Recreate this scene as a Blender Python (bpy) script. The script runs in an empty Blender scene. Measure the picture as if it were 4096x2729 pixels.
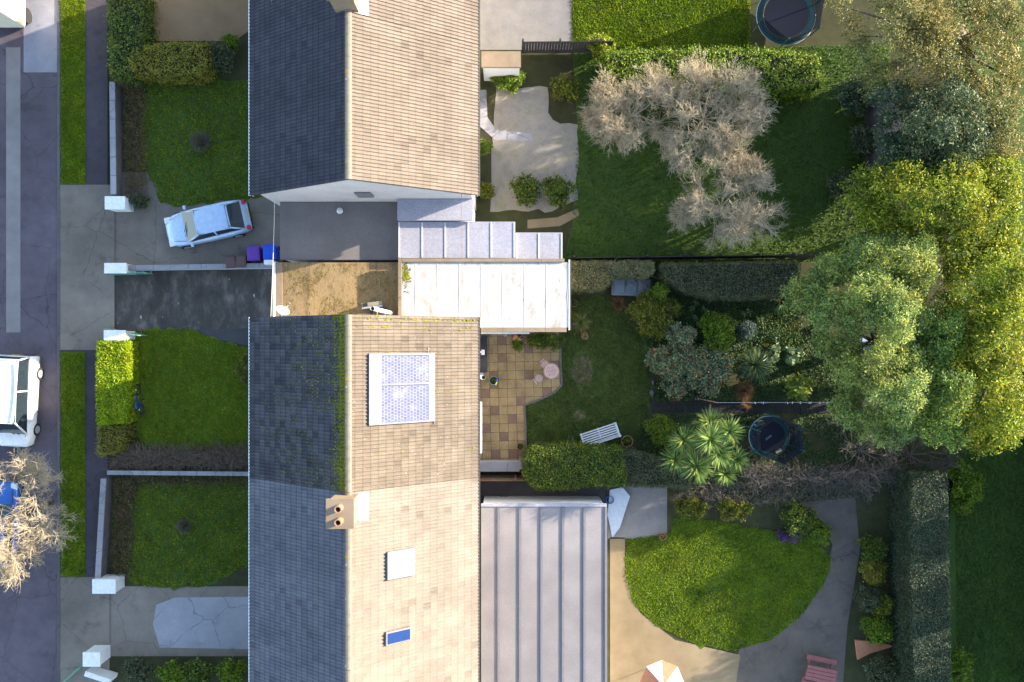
import bpy, math, random
import numpy as np
from mathutils import Vector, Matrix
R = math.radians
random.seed(7)
rng = np.random.default_rng(11)
scene = bpy.context.scene
COL = scene.collection

# ------------------------------------------------------------------ camera, sky, sun, exposure
CAM_H = 40.0
FPX = 4096 * 28.0 / 36.0
cd = bpy.data.cameras.new('camera'); cam = bpy.data.objects.new('camera', cd); COL.objects.link(cam)
cam.location = (0, 0, CAM_H); cam.rotation_euler = (0, 0, 0)
cd.lens = 28.0; cd.sensor_width = 36.0; cd.sensor_fit = 'HORIZONTAL'; cd.clip_start = .1; cd.clip_end = 2000
scene.camera = cam
SUN = Vector((3.3, 1.25, 1.0)).normalized()
world = bpy.data.worlds.new('World'); scene.world = world; world.use_nodes = True
wn = world.node_tree
sky = wn.nodes.new('ShaderNodeTexSky'); sky.sky_type = 'NISHITA'; sky.sun_disc = False
sky.sun_elevation = math.asin(SUN.z); sky.sun_rotation = math.atan2(SUN.x, SUN.y)
wn.links.new(sky.outputs[0], wn.nodes['Background'].inputs[0])
wn.nodes['Background'].inputs[1].default_value = 0.15
sl = bpy.data.lights.new('sun', 'SUN'); sl.energy = 4.2; sl.angle = R(0.5); sl.color = (1.0, .87, .70)
so = bpy.data.objects.new('sun', sl); COL.objects.link(so)
so.rotation_euler = SUN.to_track_quat('Z', 'Y').to_euler(); so.location = (40, 15, 40)
scene.view_settings.view_transform = 'Standard'; scene.view_settings.look = 'None'
scene.view_settings.exposure = 2.12; scene.view_settings.gamma = 1.0
scene.view_settings.use_curve_mapping = False

def P(tx, ty, z=0.0):            # a point of the survey photograph at height z, in metres
    s = (CAM_H - z) / FPX
    return ((tx - 2048) * s, (1364.5 - ty) * s, z)
def PL(pts, z=0.0): return [P(a, b, z)[:2] for a, b in pts]

# ------------------------------------------------------------------ mesh builder
class MB:
    def __init__(s): s.v = []; s.f = []; s.m = []; s.n = 0; s.cur = 0
    def add(s, verts, faces, m=None):
        verts = np.asarray(verts, dtype=np.float64).reshape(-1, 3)
        s.v.append(verts)
        mi = s.cur if m is None else m
        if isinstance(faces, np.ndarray):
            s.f.append(faces + s.n); s.m.append(np.full(len(faces), mi))
        else:
            for f in faces:
                s.f.append(np.asarray([list(f)]) + s.n); s.m.append(np.array([mi]))
        s.n += len(verts); return s
    def box(s, c, d, rz=0.0, M=None, m=None):
        x, y, z = d[0] / 2, d[1] / 2, d[2] / 2
        v = np.array([(-x,-y,-z),(x,-y,-z),(x,y,-z),(-x,y,-z),(-x,-y,z),(x,-y,z),(x,y,z),(-x,y,z)])
        if M is not None: v = v @ np.array(M.to_3x3()).T
        if rz:
            a, b = math.cos(rz), math.sin(rz); v = v @ np.array([[a, b, 0], [-b, a, 0], [0, 0, 1]])
        return s.add(v + np.array(c), np.array([(0,3,2,1),(4,5,6,7),(0,1,5,4),(1,2,6,5),(2,3,7,6),(3,0,4,7)]), m)
    def b2(s, x0, x1, y0, y1, z0, z1, m=None):
        return s.box(((x0+x1)/2, (y0+y1)/2, (z0+z1)/2), (abs(x1-x0), abs(y1-y0), abs(z1-z0)), m=m)
    def bar(s, p, q, w, h, m=None):            # rectangular bar from p to q
        p, q = Vector(p), Vector(q); d = q - p
        M = d.to_track_quat('X', 'Z').to_matrix()
        return s.box(tuple((p + q) / 2), (d.length, w, h), M=M, m=m)
    def sheet(s, poly, z, m=None):
        return s.add([(x, y, z) for x, y in poly], [range(len(poly))], m) if area(poly) > 0 else s.add([(x, y, z) for x, y in poly[::-1]], [range(len(poly))], m)
    def prism(s, poly, z0, z1, m=None):
        if area(poly) < 0: poly = poly[::-1]
        n = len(poly)
        v = [(x, y, z0) for x, y in poly] + [(x, y, z1) for x, y in poly]
        fs = [list(range(n))[::-1], list(range(n, 2*n))] + [(i, (i+1) % n, n+(i+1) % n, n+i) for i in range(n)]
        return s.add(v, fs, m)
    def tube(s, pts, r, n=8, m=None, caps=True):
        pts = [Vector(p) for p in pts]; k = len(pts)
        rr = r if hasattr(r, '__len__') else [r] * k
        vs = []
        for i, p in enumerate(pts):
            d = (pts[min(i+1, k-1)] - pts[max(i-1, 0)]).normalized()
            a = d.orthogonal().normalized() if i == 0 else (a - d * a.dot(d)).normalized()
            b = d.cross(a)
            for j in range(n):
                t = 2 * math.pi * j / n; vs.append(p + (a * math.cos(t) + b * math.sin(t)) * rr[i])
        fs = [(i*n+j, i*n+(j+1) % n, (i+1)*n+(j+1) % n, (i+1)*n+j) for i in range(k-1) for j in range(n)]
        if caps: fs += [list(range(n))[::-1], list(range((k-1)*n, k*n))]
        return s.add([tuple(v) for v in vs], fs, m)
    def lathe(s, prof, c=(0, 0, 0), n=24, m=None, sx=1.0, sy=1.0):
        vs = [(c[0] + r*sx*math.cos(2*math.pi*j/n), c[1] + r*sy*math.sin(2*math.pi*j/n), c[2] + z) for r, z in prof for j in range(n)]
        k = len(prof)
        fs = np.array([(i*n+j, i*n+(j+1) % n, (i+1)*n+(j+1) % n, (i+1)*n+j) for i in range(k-1) for j in range(n)])
        return s.add(vs, fs, m)
    def ball(s, c, r, n=14, k=8, m=None):
        r = r if hasattr(r, '__len__') else (r, r, r)
        vs = [(c[0]+r[0]*math.cos(2*math.pi*j/n)*math.sin(math.pi*i/k), c[1]+r[1]*math.sin(2*math.pi*j/n)*math.sin(math.pi*i/k), c[2]-r[2]*math.cos(math.pi*i/k)) for i in range(k+1) for j in range(n)]
        fs = np.array([(i*n+j, i*n+(j+1) % n, (i+1)*n+(j+1) % n, (i+1)*n+j) for i in range(k) for j in range(n)])
        return s.add(vs, fs, m)
    def segs(s, A, B, ra, rb, n=4, m=None):    # many thin tapered sticks at once
        A, B = np.asarray(A, float), np.asarray(B, float); N = len(A)
        if N == 0: return s
        ra, rb = np.broadcast_to(ra, N), np.broadcast_to(rb, N)
        d = B - A; d /= np.linalg.norm(d, axis=1, keepdims=True) + 1e-9
        h = np.where(np.abs(d[:, 2:3]) > .9, np.array([[1., 0, 0]]), np.array([[0, 0, 1.]]))
        u = np.cross(d, h); u /= np.linalg.norm(u, axis=1, keepdims=True) + 1e-9
        w = np.cross(d, u)
        ring = []
        for C, rr in ((A, ra), (B, rb)):
            for j in range(n):
                t = 2*math.pi*j/n
                ring.append(C + (u*math.cos(t) + w*math.sin(t)) * rr[:, None])
        V = np.stack(ring, 1).reshape(-1, 3)
        base = (np.arange(N) * 2 * n)[:, None]
        F = np.concatenate([base + np.array([[j, (j+1) % n, n+(j+1) % n, n+j]]) for j in range(n)], 0)
        return s.add(V, F, m)
    def leaves(s, C, L, W, Nrm=None, flat=.5, m=None, fold=0.0):   # one small diamond leaf per point
        C = np.asarray(C, float); N = len(C)
        if N == 0: return s
        nr = rng.normal(size=(N, 3)); nr /= np.linalg.norm(nr, axis=1, keepdims=True)
        if Nrm is None: Nrm = np.array([[0, 0, 1.]])
        nr = nr * (1 - flat) + Nrm * flat; nr /= np.linalg.norm(nr, axis=1, keepdims=True) + 1e-9
        t = rng.normal(size=(N, 3)); u = np.cross(nr, t); u /= np.linalg.norm(u, axis=1, keepdims=True) + 1e-9
        w = np.cross(nr, u)
        sc = rng.uniform(.65, 1.25, (N, 1)); L = np.broadcast_to(L, (N,))[:, None] * sc; W = np.broadcast_to(W, (N,))[:, None] * sc
        V = np.stack([C - u*L/2, C + w*W/2 + nr*W*fold, C + u*L/2, C - w*W/2 + nr*W*fold], 1).reshape(-1, 3)
        return s.add(V, np.arange(N*4).reshape(-1, 4), m)
    def blades(s, B, Tp, w, m=None, seg=2, droop=0.0):    # strap leaves from B to Tp
        B, Tp = np.asarray(B, float), np.asarray(Tp, float); N = len(B)
        d = Tp - B; side = np.cross(d, np.array([[0, 0, 1.]])); side /= np.linalg.norm(side, axis=1, keepdims=True) + 1e-9
        w = np.broadcast_to(w, (N,))[:, None]
        mid = B + d * .5 + np.array([[0, 0, 1.]]) * droop * np.linalg.norm(d, axis=1, keepdims=True)
        V = np.stack([B - side*w*.35, B + side*w*.35, mid + side*w*.5, Tp, mid - side*w*.5], 1).reshape(-1, 3)
        k = np.arange(N) * 5
        F = np.stack([k, k+1, k+2, k+4], 1); s.add(V, F, m)
        s.f.append(np.stack([k+4, k+2, k+3], 1) + s.n - len(V)); s.m.append(np.full(N, s.cur if m is None else m))
        return s
    def mesh(s, name, mats, smooth=False, off=(0, 0, 0)):
        me = bpy.data.meshes.new(name)
        V = np.concatenate(s.v) - np.array(off)
        me.vertices.add(len(V)); me.vertices.foreach_set('co', V.ravel())
        loops = np.concatenate([f.ravel() for f in s.f]).astype(np.int32)
        tot = np.concatenate([np.full(len(f), f.shape[1]) for f in s.f]).astype(np.int32)
        st = np.concatenate([[0], np.cumsum(tot)[:-1]]).astype(np.int32)
        me.loops.add(len(loops)); me.loops.foreach_set('vertex_index', loops)
        me.polygons.add(len(tot)); me.polygons.foreach_set('loop_start', st); me.polygons.foreach_set('loop_total', tot)
        me.polygons.foreach_set('material_index', np.concatenate(s.m).astype(np.int32))
        for m in (mats if isinstance(mats, (list, tuple)) else [mats]): me.materials.append(m)
        me.update(calc_edges=True); me.validate()
        me.polygons.foreach_set('use_smooth', np.full(len(me.polygons), bool(smooth)))
        return me

def area(p): return sum(p[i][0]*p[(i+1) % len(p)][1] - p[(i+1) % len(p)][0]*p[i][1] for i in range(len(p))) / 2

# ------------------------------------------------------------------ things, parts, setting
def thing(name, label, cat, loc=(0, 0, 0), group=None, rz=0.0):
    o = bpy.data.objects.new(name, None); COL.objects.link(o); o.location = loc; o.empty_display_size = .2
    o.rotation_euler = (0, 0, rz); o['label'] = label; o['category'] = cat
    if group: o['group'] = group
    return o
def root_of(o):
    while o.parent: o = o.parent
    return o
def part(name, mb, mats, parent, label=None, kind=None, smooth=False, bevel=0, local=False):
    r = root_of(parent)
    o = bpy.data.objects.new(name, mb.mesh(name, mats, smooth, (0, 0, 0) if local else tuple(r.location)))
    COL.objects.link(o); o.parent = parent
    if label: o['label'] = label
    if kind: o['kind'] = kind
    if bevel: bev(o, bevel)
    return o
def bev(o, w):
    b = o.modifiers.new('bevel', 'BEVEL'); b.width = w; b.segments = 2; b.limit_method = 'ANGLE'
def solo(name, mb, mats, label, cat, group=None, kind=None, smooth=False, bevel=0, loc=None):
    if loc is None:
        V = np.concatenate(mb.v); lo, hi = V.min(0), V.max(0); loc = (float(lo[0]+hi[0])/2, float(lo[1]+hi[1])/2, float(lo[2]))
    o = bpy.data.objects.new(name, mb.mesh(name, mats, smooth, loc)); COL.objects.link(o); o.location = loc
    o['label'] = label; o['category'] = cat
    if group: o['group'] = group
    if kind: o['kind'] = kind
    if bevel: bev(o, bevel)
    return o
def struct(name, mb, mats, bevel=0):
    o = bpy.data.objects.new(name, mb.mesh(name, mats)); COL.objects.link(o); o['kind'] = 'structure'
    if bevel: bev(o, bevel)
    return o
def dup(root, loc, rz=None, label=None, name=None):
    r = root.copy(); COL.objects.link(r); r.location = loc
    if rz is not None: r.rotation_euler = (0, 0, rz)
    if label: r['label'] = label
    def kids(a, b):
        for ch in list(a.children):
            c = ch.copy(); COL.objects.link(c); c.parent = b; kids(ch, c)
    kids(root, r); return r

# ------------------------------------------------------------------ materials
def newmat(name):
    m = bpy.data.materials.new(name); m.use_nodes = True; return m, m.node_tree, m.node_tree.nodes['Principled BSDF']
def nd(nt, t, **kw):
    n = nt.nodes.new(t)
    for k, v in kw.items():
        if k.startswith('i'): n.inputs[int(k[1:])].default_value = v
        else: setattr(n, k, v)
    return n
def c4(c): return (c[0], c[1], c[2], 1)
def ramp(nt, fac, stops):
    r = nt.nodes.new('ShaderNodeValToRGB'); e = r.color_ramp.elements
    while len(e) < len(stops): e.new(.5)
    for i, (p, c) in enumerate(stops): e[i].position = p; e[i].color = c4(c) if hasattr(c, '__len__') else (c, c, c, 1)
    nt.links.new(fac, r.inputs[0]); return r.outputs[0]
def mixc(nt, fac, a, b, mode='MIX'):
    n = nt.nodes.new('ShaderNodeMix'); n.data_type = 'RGBA'; n.blend_type = mode
    for sock, v in ((n.inputs[0], fac), (n.inputs[6], a), (n.inputs[7], b)):
        if hasattr(v, 'links') or hasattr(v, 'is_linked'): nt.links.new(v, sock)
        else: sock.default_value = v if not hasattr(v, '__len__') else c4(v)
    return n.outputs[2]
def coords(nt, scale=(1, 1, 1), rot=(0, 0, 0)):
    tc = nt.nodes.new('ShaderNodeTexCoord'); mp = nt.nodes.new('ShaderNodeMapping')
    mp.inputs['Scale'].default_value = scale; mp.inputs['Rotation'].default_value = rot
    nt.links.new(tc.outputs['Object'], mp.inputs[0]); return mp.outputs[0]
def noise(nt, vec, scale, detail=5, rough=.6, dist=0.0):
    n = nt.nodes.new('ShaderNodeTexNoise'); n.inputs['Scale'].default_value = scale; n.inputs['Detail'].default_value = detail
    n.inputs['Roughness'].default_value = rough; n.inputs['Distortion'].default_value = dist
    nt.links.new(vec, n.inputs['Vector']); return n.outputs['Fac']
def bump(nt, bs, fac, strength, dist=.02):
    b = nt.nodes.new('ShaderNodeBump'); b.inputs['Strength'].default_value = strength; b.inputs['Distance'].default_value = dist
    nt.links.new(fac, b.inputs['Height']); nt.links.new(b.outputs[0], bs.inputs['Normal'])
def mat(name, a, b=None, scale=3.0, rough=.8, bmp=.25, fine=40.0, big=.35, spots=None, stretch=(1, 1, 1), metal=0.0, spec=.3, mid=None, coat=0.0, cracks=0.0):
    """mottled solid surface: colours a..b by noise, large soft variation, optional lichen-like spots"""
    m, nt, bs = newmat(name); v = coords(nt, stretch)
    b = b or tuple(x * .8 for x in a)
    n1 = noise(nt, v, scale, 8, .65)
    st = [(.3, a), (.7, b)] if mid is None else [(.28, a), (.5, mid), (.72, b)]
    col = ramp(nt, n1, st)
    if fine:
        n2 = noise(nt, v, fine, 3, .7); col = mixc(nt, .55, col, ramp(nt, n2, [(.3, .62), (.7, 1.25)]), 'MULTIPLY')
        if bmp: bump(nt, bs, n2, bmp)
    if big:
        n3 = noise(nt, v, scale * .13, 3, .5); col = mixc(nt, big, col, ramp(nt, n3, [(.35, .45), (.65, 1.2)]), 'MULTIPLY')
    if cracks:
        wv = nt.nodes.new('ShaderNodeTexNoise'); wv.inputs['Scale'].default_value = 1.6; wv.inputs['Detail'].default_value = 5; nt.links.new(v, wv.inputs['Vector'])
        av = mixc(nt, .30, v, wv.outputs['Color']); vo = nt.nodes.new('ShaderNodeTexVoronoi'); vo.feature = 'DISTANCE_TO_EDGE'; vo.inputs['Scale'].default_value = cracks; nt.links.new(av, vo.inputs['Vector'])
        gate_ = ramp(nt, noise(nt, v, .35, 3), [(.40, 1.0), (.50, 0.0)]); ln = ramp(nt, vo.outputs['Distance'], [(.002, .60), (.008, 1.0)])
        col = mixc(nt, gate_, mixc(nt, 1.0, col, ln, 'MULTIPLY'), col)
        col = mixc(nt, .8, col, ramp(nt, noise(nt, v, .8, 6, .7), [(.56, 1.0), (.68, .62)]), 'MULTIPLY')
    if spots:
        for (sc, thr, cc) in spots:
            vo = nt.nodes.new('ShaderNodeTexVoronoi'); vo.inputs['Scale'].default_value = sc; nt.links.new(v, vo.inputs['Vector'])
            nz = noise(nt, v, sc * 2.3, 3)
            ad = nd(nt, 'ShaderNodeMath', operation='MULTIPLY_ADD', i1=.35, i2=0.0); nt.links.new(nz, ad.inputs[0]); nt.links.new(vo.outputs['Distance'], ad.inputs[2])
            # only some of the cells carry a spot
            sep = nt.nodes.new('ShaderNodeSeparateColor'); nt.links.new(vo.outputs['Color'], sep.inputs[0])
            pick = nd(nt, 'ShaderNodeMath', operation='GREATER_THAN', i1=.55); nt.links.new(sep.outputs[0], pick.inputs[0])
            ls = nd(nt, 'ShaderNodeMath', operation='LESS_THAN', i1=thr + .17); nt.links.new(ad.outputs[0], ls.inputs[0])
            mu = nd(nt, 'ShaderNodeMath', operation='MULTIPLY'); nt.links.new(pick.outputs[0], mu.inputs[0]); nt.links.new(ls.outputs[0], mu.inputs[1])
            col = mixc(nt, mu.outputs[0], col, cc)
    nt.links.new(col, bs.inputs['Base Color']); bs.inputs['Roughness'].default_value = rough
    bs.inputs['Metallic'].default_value = metal; bs.inputs['Specular IOR Level'].default_value = spec
    bs.inputs['Coat Weight'].default_value = coat
    return m
def leafmat(name, dark, light, accent=None, transl=.3, rough=.55, clump=1.2, spec=.25):
    m, nt, bs = newmat(name); g = nt.nodes.new('ShaderNodeNewGeometry')
    st = [(0.0, dark), (.75, light), (1.0, accent or light)] if accent is None else [(0.0, dark), (.72, light), (.86, light), (.93, accent)]
    col = ramp(nt, g.outputs['Random Per Island'], st)
    nz = noise(nt, coords(nt), clump, 6, .7); col = mixc(nt, .7, col, ramp(nt, nz, [(.32, .35), (.5, .9), (.68, 1.45)]), 'MULTIPLY')
    hz = noise(nt, coords(nt), clump * .45, 3); col = mixc(nt, ramp(nt, hz, [(.42, 0.0), (.60, .8)]), col, mixc(nt, 1.0, col, (1.16, .98, .80), 'MULTIPLY'))
    nt.links.new(col, bs.inputs['Base Color']); bs.inputs['Roughness'].default_value = rough; bs.inputs['Specular IOR Level'].default_value = spec
    if transl:
        tr = nt.nodes.new('ShaderNodeBsdfTranslucent'); nt.links.new(col, tr.inputs[0])
        mx = nt.nodes.new('ShaderNodeMixShader'); mx.inputs[0].default_value = transl
        nt.links.new(bs.outputs[0], mx.inputs[1]); nt.links.new(tr.outputs[0], mx.inputs[2])
        nt.links.new(mx.outputs[0], nt.nodes['Material Output'].inputs[0])
    return m
def flat(name, c, rough=.5, metal=0.0, spec=.4, coat=0.0, alpha=1.0):
    return_m, nt, bs = newmat(name)
    nz = noise(nt, coords(nt), 6.0, 5); col = mixc(nt, .5, c, ramp(nt, nz, [(.3, .72), (.7, 1.15)]), 'MULTIPLY')
    nt.links.new(col, bs.inputs['Base Color'])
    bs.inputs['Roughness'].default_value = rough; bs.inputs['Metallic'].default_value = metal
    bs.inputs['Specular IOR Level'].default_value = spec; bs.inputs['Coat Weight'].default_value = coat; bs.inputs['Alpha'].default_value = alpha
    return return_m

def tilemat(name, lo, hi, moss=0.0, ridge_x=0.03, lich=True, mossc=(.075, .10, .012), lapd=.62):
    """interlocking concrete tiles: tone per tile, lichen dots, moss gathering towards the ridge"""
    m, nt, bs = newmat(name); v = coords(nt)
    sp = nt.nodes.new('ShaderNodeSeparateXYZ'); nt.links.new(v, sp.inputs[0])
    def q(s, k, off=0.0):
        a = nd(nt, 'ShaderNodeMath', operation='MULTIPLY_ADD', i1=k, i2=off); nt.links.new(s, a.inputs[0])
        f = nd(nt, 'ShaderNodeMath', operation='FLOOR'); nt.links.new(a.outputs[0], f.inputs[0]); return f.outputs[0]
    ab = nd(nt, 'ShaderNodeMath', operation='ABSOLUTE'); nt.links.new(sp.outputs[0], ab.inputs[0])
    cb = nt.nodes.new('ShaderNodeCombineXYZ'); nt.links.new(q(ab.outputs[0], -18/5.02, 18.0), cb.inputs[0])
    fr = nd(nt, 'ShaderNodeMath', operation='MULTIPLY_ADD', i1=-18/5.02, i2=18.0); nt.links.new(ab.outputs[0], fr.inputs[0])
    fr2 = nd(nt, 'ShaderNodeMath', operation='FRACT'); nt.links.new(fr.outputs[0], fr2.inputs[0])
    lap = ramp(nt, fr2.outputs[0], [(.0, lapd), (.10, lapd), (.2, 1.0), (.97, 1.0), (1.0, lapd)]); nt.links.new(q(sp.outputs[1], 1/.30), cb.inputs[1])
    wh = nt.nodes.new('ShaderNodeTexWhiteNoise'); wh.noise_dimensions = '3D'; nt.links.new(cb.outputs[0], wh.inputs['Vector'])
    col = ramp(nt, wh.outputs['Value'], [(0, lo), (.965, hi), (.985, tuple(x*.84 for x in lo)), (1, tuple(x*.84 for x in lo))])
    n2 = noise(nt, v, 22, 5, .75); col = mixc(nt, .6, col, ramp(nt, n2, [(.3, .55), (.72, 1.3)]), 'MULTIPLY')
    n3 = noise(nt, v, .5, 4, .5); col = mixc(nt, .35, col, ramp(nt, n3, [(.35, .62), (.65, 1.2)]), 'MULTIPLY')
    col = mixc(nt, 1.0, col, lap, 'MULTIPLY')
    st = noise(nt, coords(nt, (.35, 9, 1)), 2.0, 4, .6); col = mixc(nt, .35, col, ramp(nt, st, [(.3, .62), (.7, 1.15)]), 'MULTIPLY')
    if lich:
        for sc, thr, cc, pk in ((8.0, .14, (.36, .345, .30), .78), (4.5, .10, (.32, .19, .05), .9)):
            vo = nt.nodes.new('ShaderNodeTexVoronoi'); vo.inputs['Scale'].default_value = sc; nt.links.new(v, vo.inputs['Vector'])
            sep = nt.nodes.new('ShaderNodeSeparateColor'); nt.links.new(vo.outputs['Color'], sep.inputs[0])
            pick = nd(nt, 'ShaderNodeMath', operation='GREATER_THAN', i1=pk); nt.links.new(sep.outputs[0], pick.inputs[0])
            ls = nd(nt, 'ShaderNodeMath', operation='LESS_THAN', i1=thr); nt.links.new(vo.outputs['Distance'], ls.inputs[0])
            mu = nd(nt, 'ShaderNodeMath', operation='MULTIPLY'); nt.links.new(pick.outputs[0], mu.inputs[0]); nt.links.new(ls.outputs[0], mu.inputs[1])
            col = mixc(nt, mu.outputs[0], col, cc)
    if moss:
        mr = nd(nt, 'ShaderNodeMapRange', i1=ridge_x - .8, i2=ridge_x, i3=.0, i4=.30 * moss); nt.links.new(sp.outputs[0], mr.inputs[0])
        nm = noise(nt, v, 5.5, 6, .75)
        ad = nd(nt, 'ShaderNodeMath', operation='ADD'); nt.links.new(nm, ad.inputs[0]); nt.links.new(mr.outputs[0], ad.inputs[1])
        fac = ramp(nt, ad.outputs[0], [(.66, 0.0), (.71, 1.0)])
        col = mixc(nt, fac, col, mossc)
    nt.links.new(col, bs.inputs['Base Color']); bs.inputs['Roughness'].default_value = .85; bs.inputs['Specular IOR Level'].default_value = .25
    bump(nt, bs, n2, .35); return m

M = {}
M['soil'] = mat('soil', (.042, .032, .018), (.075, .058, .03), 2.2, .95, .5, 30, .5, mid=(.045, .05, .016))
M['asphalt'] = mat('asphalt', (.085, .070, .085), (.125, .104, .120), 1.2, .85, .3, 60, .55, cracks=.55)
M['asphalt_patch'] = mat('asphalt_patch', (.19, .17, .17), (.24, .22, .21), 1.5, .85, .3, 60, .3)
M['asphalt_pale'] = mat('asphalt_pale', (.20, .20, .23), (.26, .26, .30), 1.5, .85, .3, 60, .3)
M['pavement'] = mat('pavement', (.050, .042, .05), (.072, .060, .068), 1.5, .85, .3, 60, .4, cracks=.8)
M['concrete_drive'] = mat('concrete_drive', (.175, .145, .118), (.245, .205, .165), 1.0, .85, .3, 50, .6, cracks=.5)
M['pale_concrete'] = mat('pale_concrete', (.26, .25, .27), (.33, .32, .335), 1.2, .85, .3, 50, .4, cracks=.4)
M['kerb'] = mat('kerb', (.09, .08, .085), (.13, .12, .12), 2, .85, .3, 40, .2)
M['old_drive'] = mat('old_drive', (.044, .037, .030), (.20, .172, .145), 1.0, .85, .4, 24, .6, spots=[(1.3, .11, (.40, .37, .33)), (2.6, .09, (.28, .25, .2)), (6.0, .10, (.12, .095, .04))], mid=(.078, .066, .055), stretch=(1.5, .75, 1))
M['old_path'] = mat('old_path', (.055, .05, .055), (.075, .07, .07), 2, .85, .3, 40, .4)
M['grass_front'] = mat('grass_front', (.075, .115, .006), (.15, .145, .006), 2.4, .95, .6, 45, .35, mid=(.085, .15, .007))
M['grass_back'] = mat('grass_back', (.050, .080, .016), (.10, .105, .03), 1.6, .95, .6, 45, .5, mid=(.06, .105, .018))
M['grass_far'] = mat('grass_far', (.05, .095, .008), (.085, .125, .008), .8, .95, .6, 35, .4)
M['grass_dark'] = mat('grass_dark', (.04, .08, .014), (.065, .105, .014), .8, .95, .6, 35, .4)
M['bare_earth'] = mat('bare_earth', (.12, .10, .05), (.17, .135, .08), 5, .95, .5, 40, .2)
M['gravel_brown'] = mat('gravel_brown', (.25, .155, .08), (.32, .205, .11), 1.0, .9, .5, 70, .4)
M['sand_gravel'] = mat('sand_gravel', (.21, .155, .085), (.28, .215, .13), 1.0, .9, .5, 70, .5)
M['grey_gravel'] = mat('grey_gravel', (.105, .085, .070), (.155, .128, .105), 1.0, .9, .5, 60, .6, cracks=.6)
M['paver_grey'] = mat('paver_grey', (.17, .165, .165), (.24, .225, .21), 1.5, .85, .3, 40, .4)
M['paver_mossy'] = mat('paver_mossy', (.19, .17, .14), (.20, .19, .09), 1.0, .9, .3, 40, .5, mid=(.28, .25, .21))
M['slab_buff'] = mat('slab_buff', (.29, .20, .092), (.385, .275, .14), 9.0, .9, .5, 60, .45, spots=[(24, .17, (.18, .115, .05)), (29, .16, (.52, .43, .27))])
M['slab_red'] = mat('slab_red', (.19, .115, .075), (.24, .15, .10), 6.0, .8, .2, 50, .35)
M['slab_joint'] = mat('slab_joint', (.05, .055, .02), (.08, .07, .035), 4, .95, .4, 30, .3)
M['edging_stone'] = mat('edging_stone', (.11, .10, .085), (.17, .15, .125), 3, .9, .4, 40, .2)
M['path_slab'] = mat('path_slab', (.018, .016, .018), (.032, .030, .022), 1.5, .85, .3, 40, .5)
M['slate_step'] = mat('slate_step', (.05, .052, .05), (.07, .07, .066), 4, .85, .3, 60, .2, spots=[(16, .06, (.3, .3, .3))])
M['white_render'] = mat('white_render', (.74, .73, .70), (.80, .79, .76), 2, .7, .15, 30, .15)
M['pale_brick'] = mat('pale_brick', (.46, .43, .41), (.52, .49, .46), 3, .85, .3, 30, .2)
M['grey_render'] = mat('grey_render', (.52, .50, .50), (.60, .58, .58), 1.2, .85, .2, 30, .2)
M['brick'] = mat('brick', (.26, .13, .085), (.33, .18, .12), 4, .9, .3, 25, .2)
M['white_felt'] = mat('white_felt', (.46, .455, .44), (.30, .255, .205), 1.5, .8, .1, 16, .0, mid=(.455, .45, .435), stretch=(1.7, .6, 1), spots=[(2.6, .11, (.30, .25, .20)), (6.0, .13, (.36, .32, .28))], spec=.15)
M['white_trim'] = flat('white_trim', (.78, .77, .75), .4)
M['stone_coping'] = mat('stone_coping', (.21, .16, .105), (.27, .21, .15), 2, .85, .4, 45, .2, spots=[(12, .06, (.5, .48, .44))])
M['roof_concrete'] = mat('roof_concrete', (.22, .14, .055), (.10, .065, .022), 1.6, .9, .35, 12, .45, mid=(.29, .205, .105), stretch=(2.0, .6, 1), spots=[(4.2, .17, (.05, .04, .008)), (9, .15, (.08, .055, .018)), (15, .12, (.42, .36, .26))])
M['grey_felt'] = mat('grey_felt', (.15, .135, .13), (.19, .172, .165), 1.0, .85, .3, 30, .35)
M['pale_sheet'] = mat('pale_sheet', (.30, .30, .36), (.37, .365, .41), .7, .7, .05, 12, .5, spec=.15)
M['ribbed_sheet'] = mat('ribbed_sheet', (.225, .205, .205), (.275, .25, .245), 1.0, .7, .1, 20, .45, spec=.15)
M['rib_dark'] = flat('rib_dark', (.16, .155, .17), .7)
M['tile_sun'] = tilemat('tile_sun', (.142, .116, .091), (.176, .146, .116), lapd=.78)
M['tile_shade'] = tilemat('tile_shade_side', (.046, .045, .056), (.092, .088, .104), moss=1.25, lich=False, mossc=(.11, .125, .006))  # tile_sun made darker and bluer: slope shade put into the colour, plus moss
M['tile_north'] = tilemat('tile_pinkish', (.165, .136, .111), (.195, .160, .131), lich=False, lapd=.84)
M['tile_north_shade'] = tilemat('tile_slate_shade', (.048, .047, .064), (.066, .063, .082), moss=.3, lich=False)  # north tile again, with the street slope's shade in its colour
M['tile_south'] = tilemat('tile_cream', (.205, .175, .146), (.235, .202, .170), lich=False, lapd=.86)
M['tile_south_shade'] = tilemat('tile_blue_grey', (.12, .122, .150), (.155, .156, .183), lich=False)  # shaded copy of the cream tile, the shade mixed into its tone
M['ridge'] = mat('ridge_tile', (.18, .15, .115), (.23, .19, .15), 3, .85, .3, 30, .2, spots=[(2.2, .12, (.40, .23, .02)), (4, .14, (.42, .4, .36)), (6, .10, (.06, .06, .015))])
M['moss'] = leafmat('moss', (.09, .085, .006), (.20, .235, .008), transl=0, rough=.95, clump=2.0)
M['gutter_black'] = flat('gutter_black', (.03, .03, .033), .35)
M['glass_dark'] = flat('glass_dark', (.02, .03, .04), .06, spec=.8)
M['frame_grey'] = flat('frame_grey', (.165, .175, .20), .6, spec=.15)
M['steel'] = flat('steel', (.62, .62, .63), .3, .6)
M['dish_white'] = flat('dish_white', (.78, .76, .72), .35)
M['black_plastic'] = flat('black_plastic', (.025, .025, .028), .4)
M['weathered_wood'] = mat('weathered_wood', (.22, .20, .13), (.33, .30, .22), 3, .9, .3, 30, .2, stretch=(.3, 3, 1))
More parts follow.
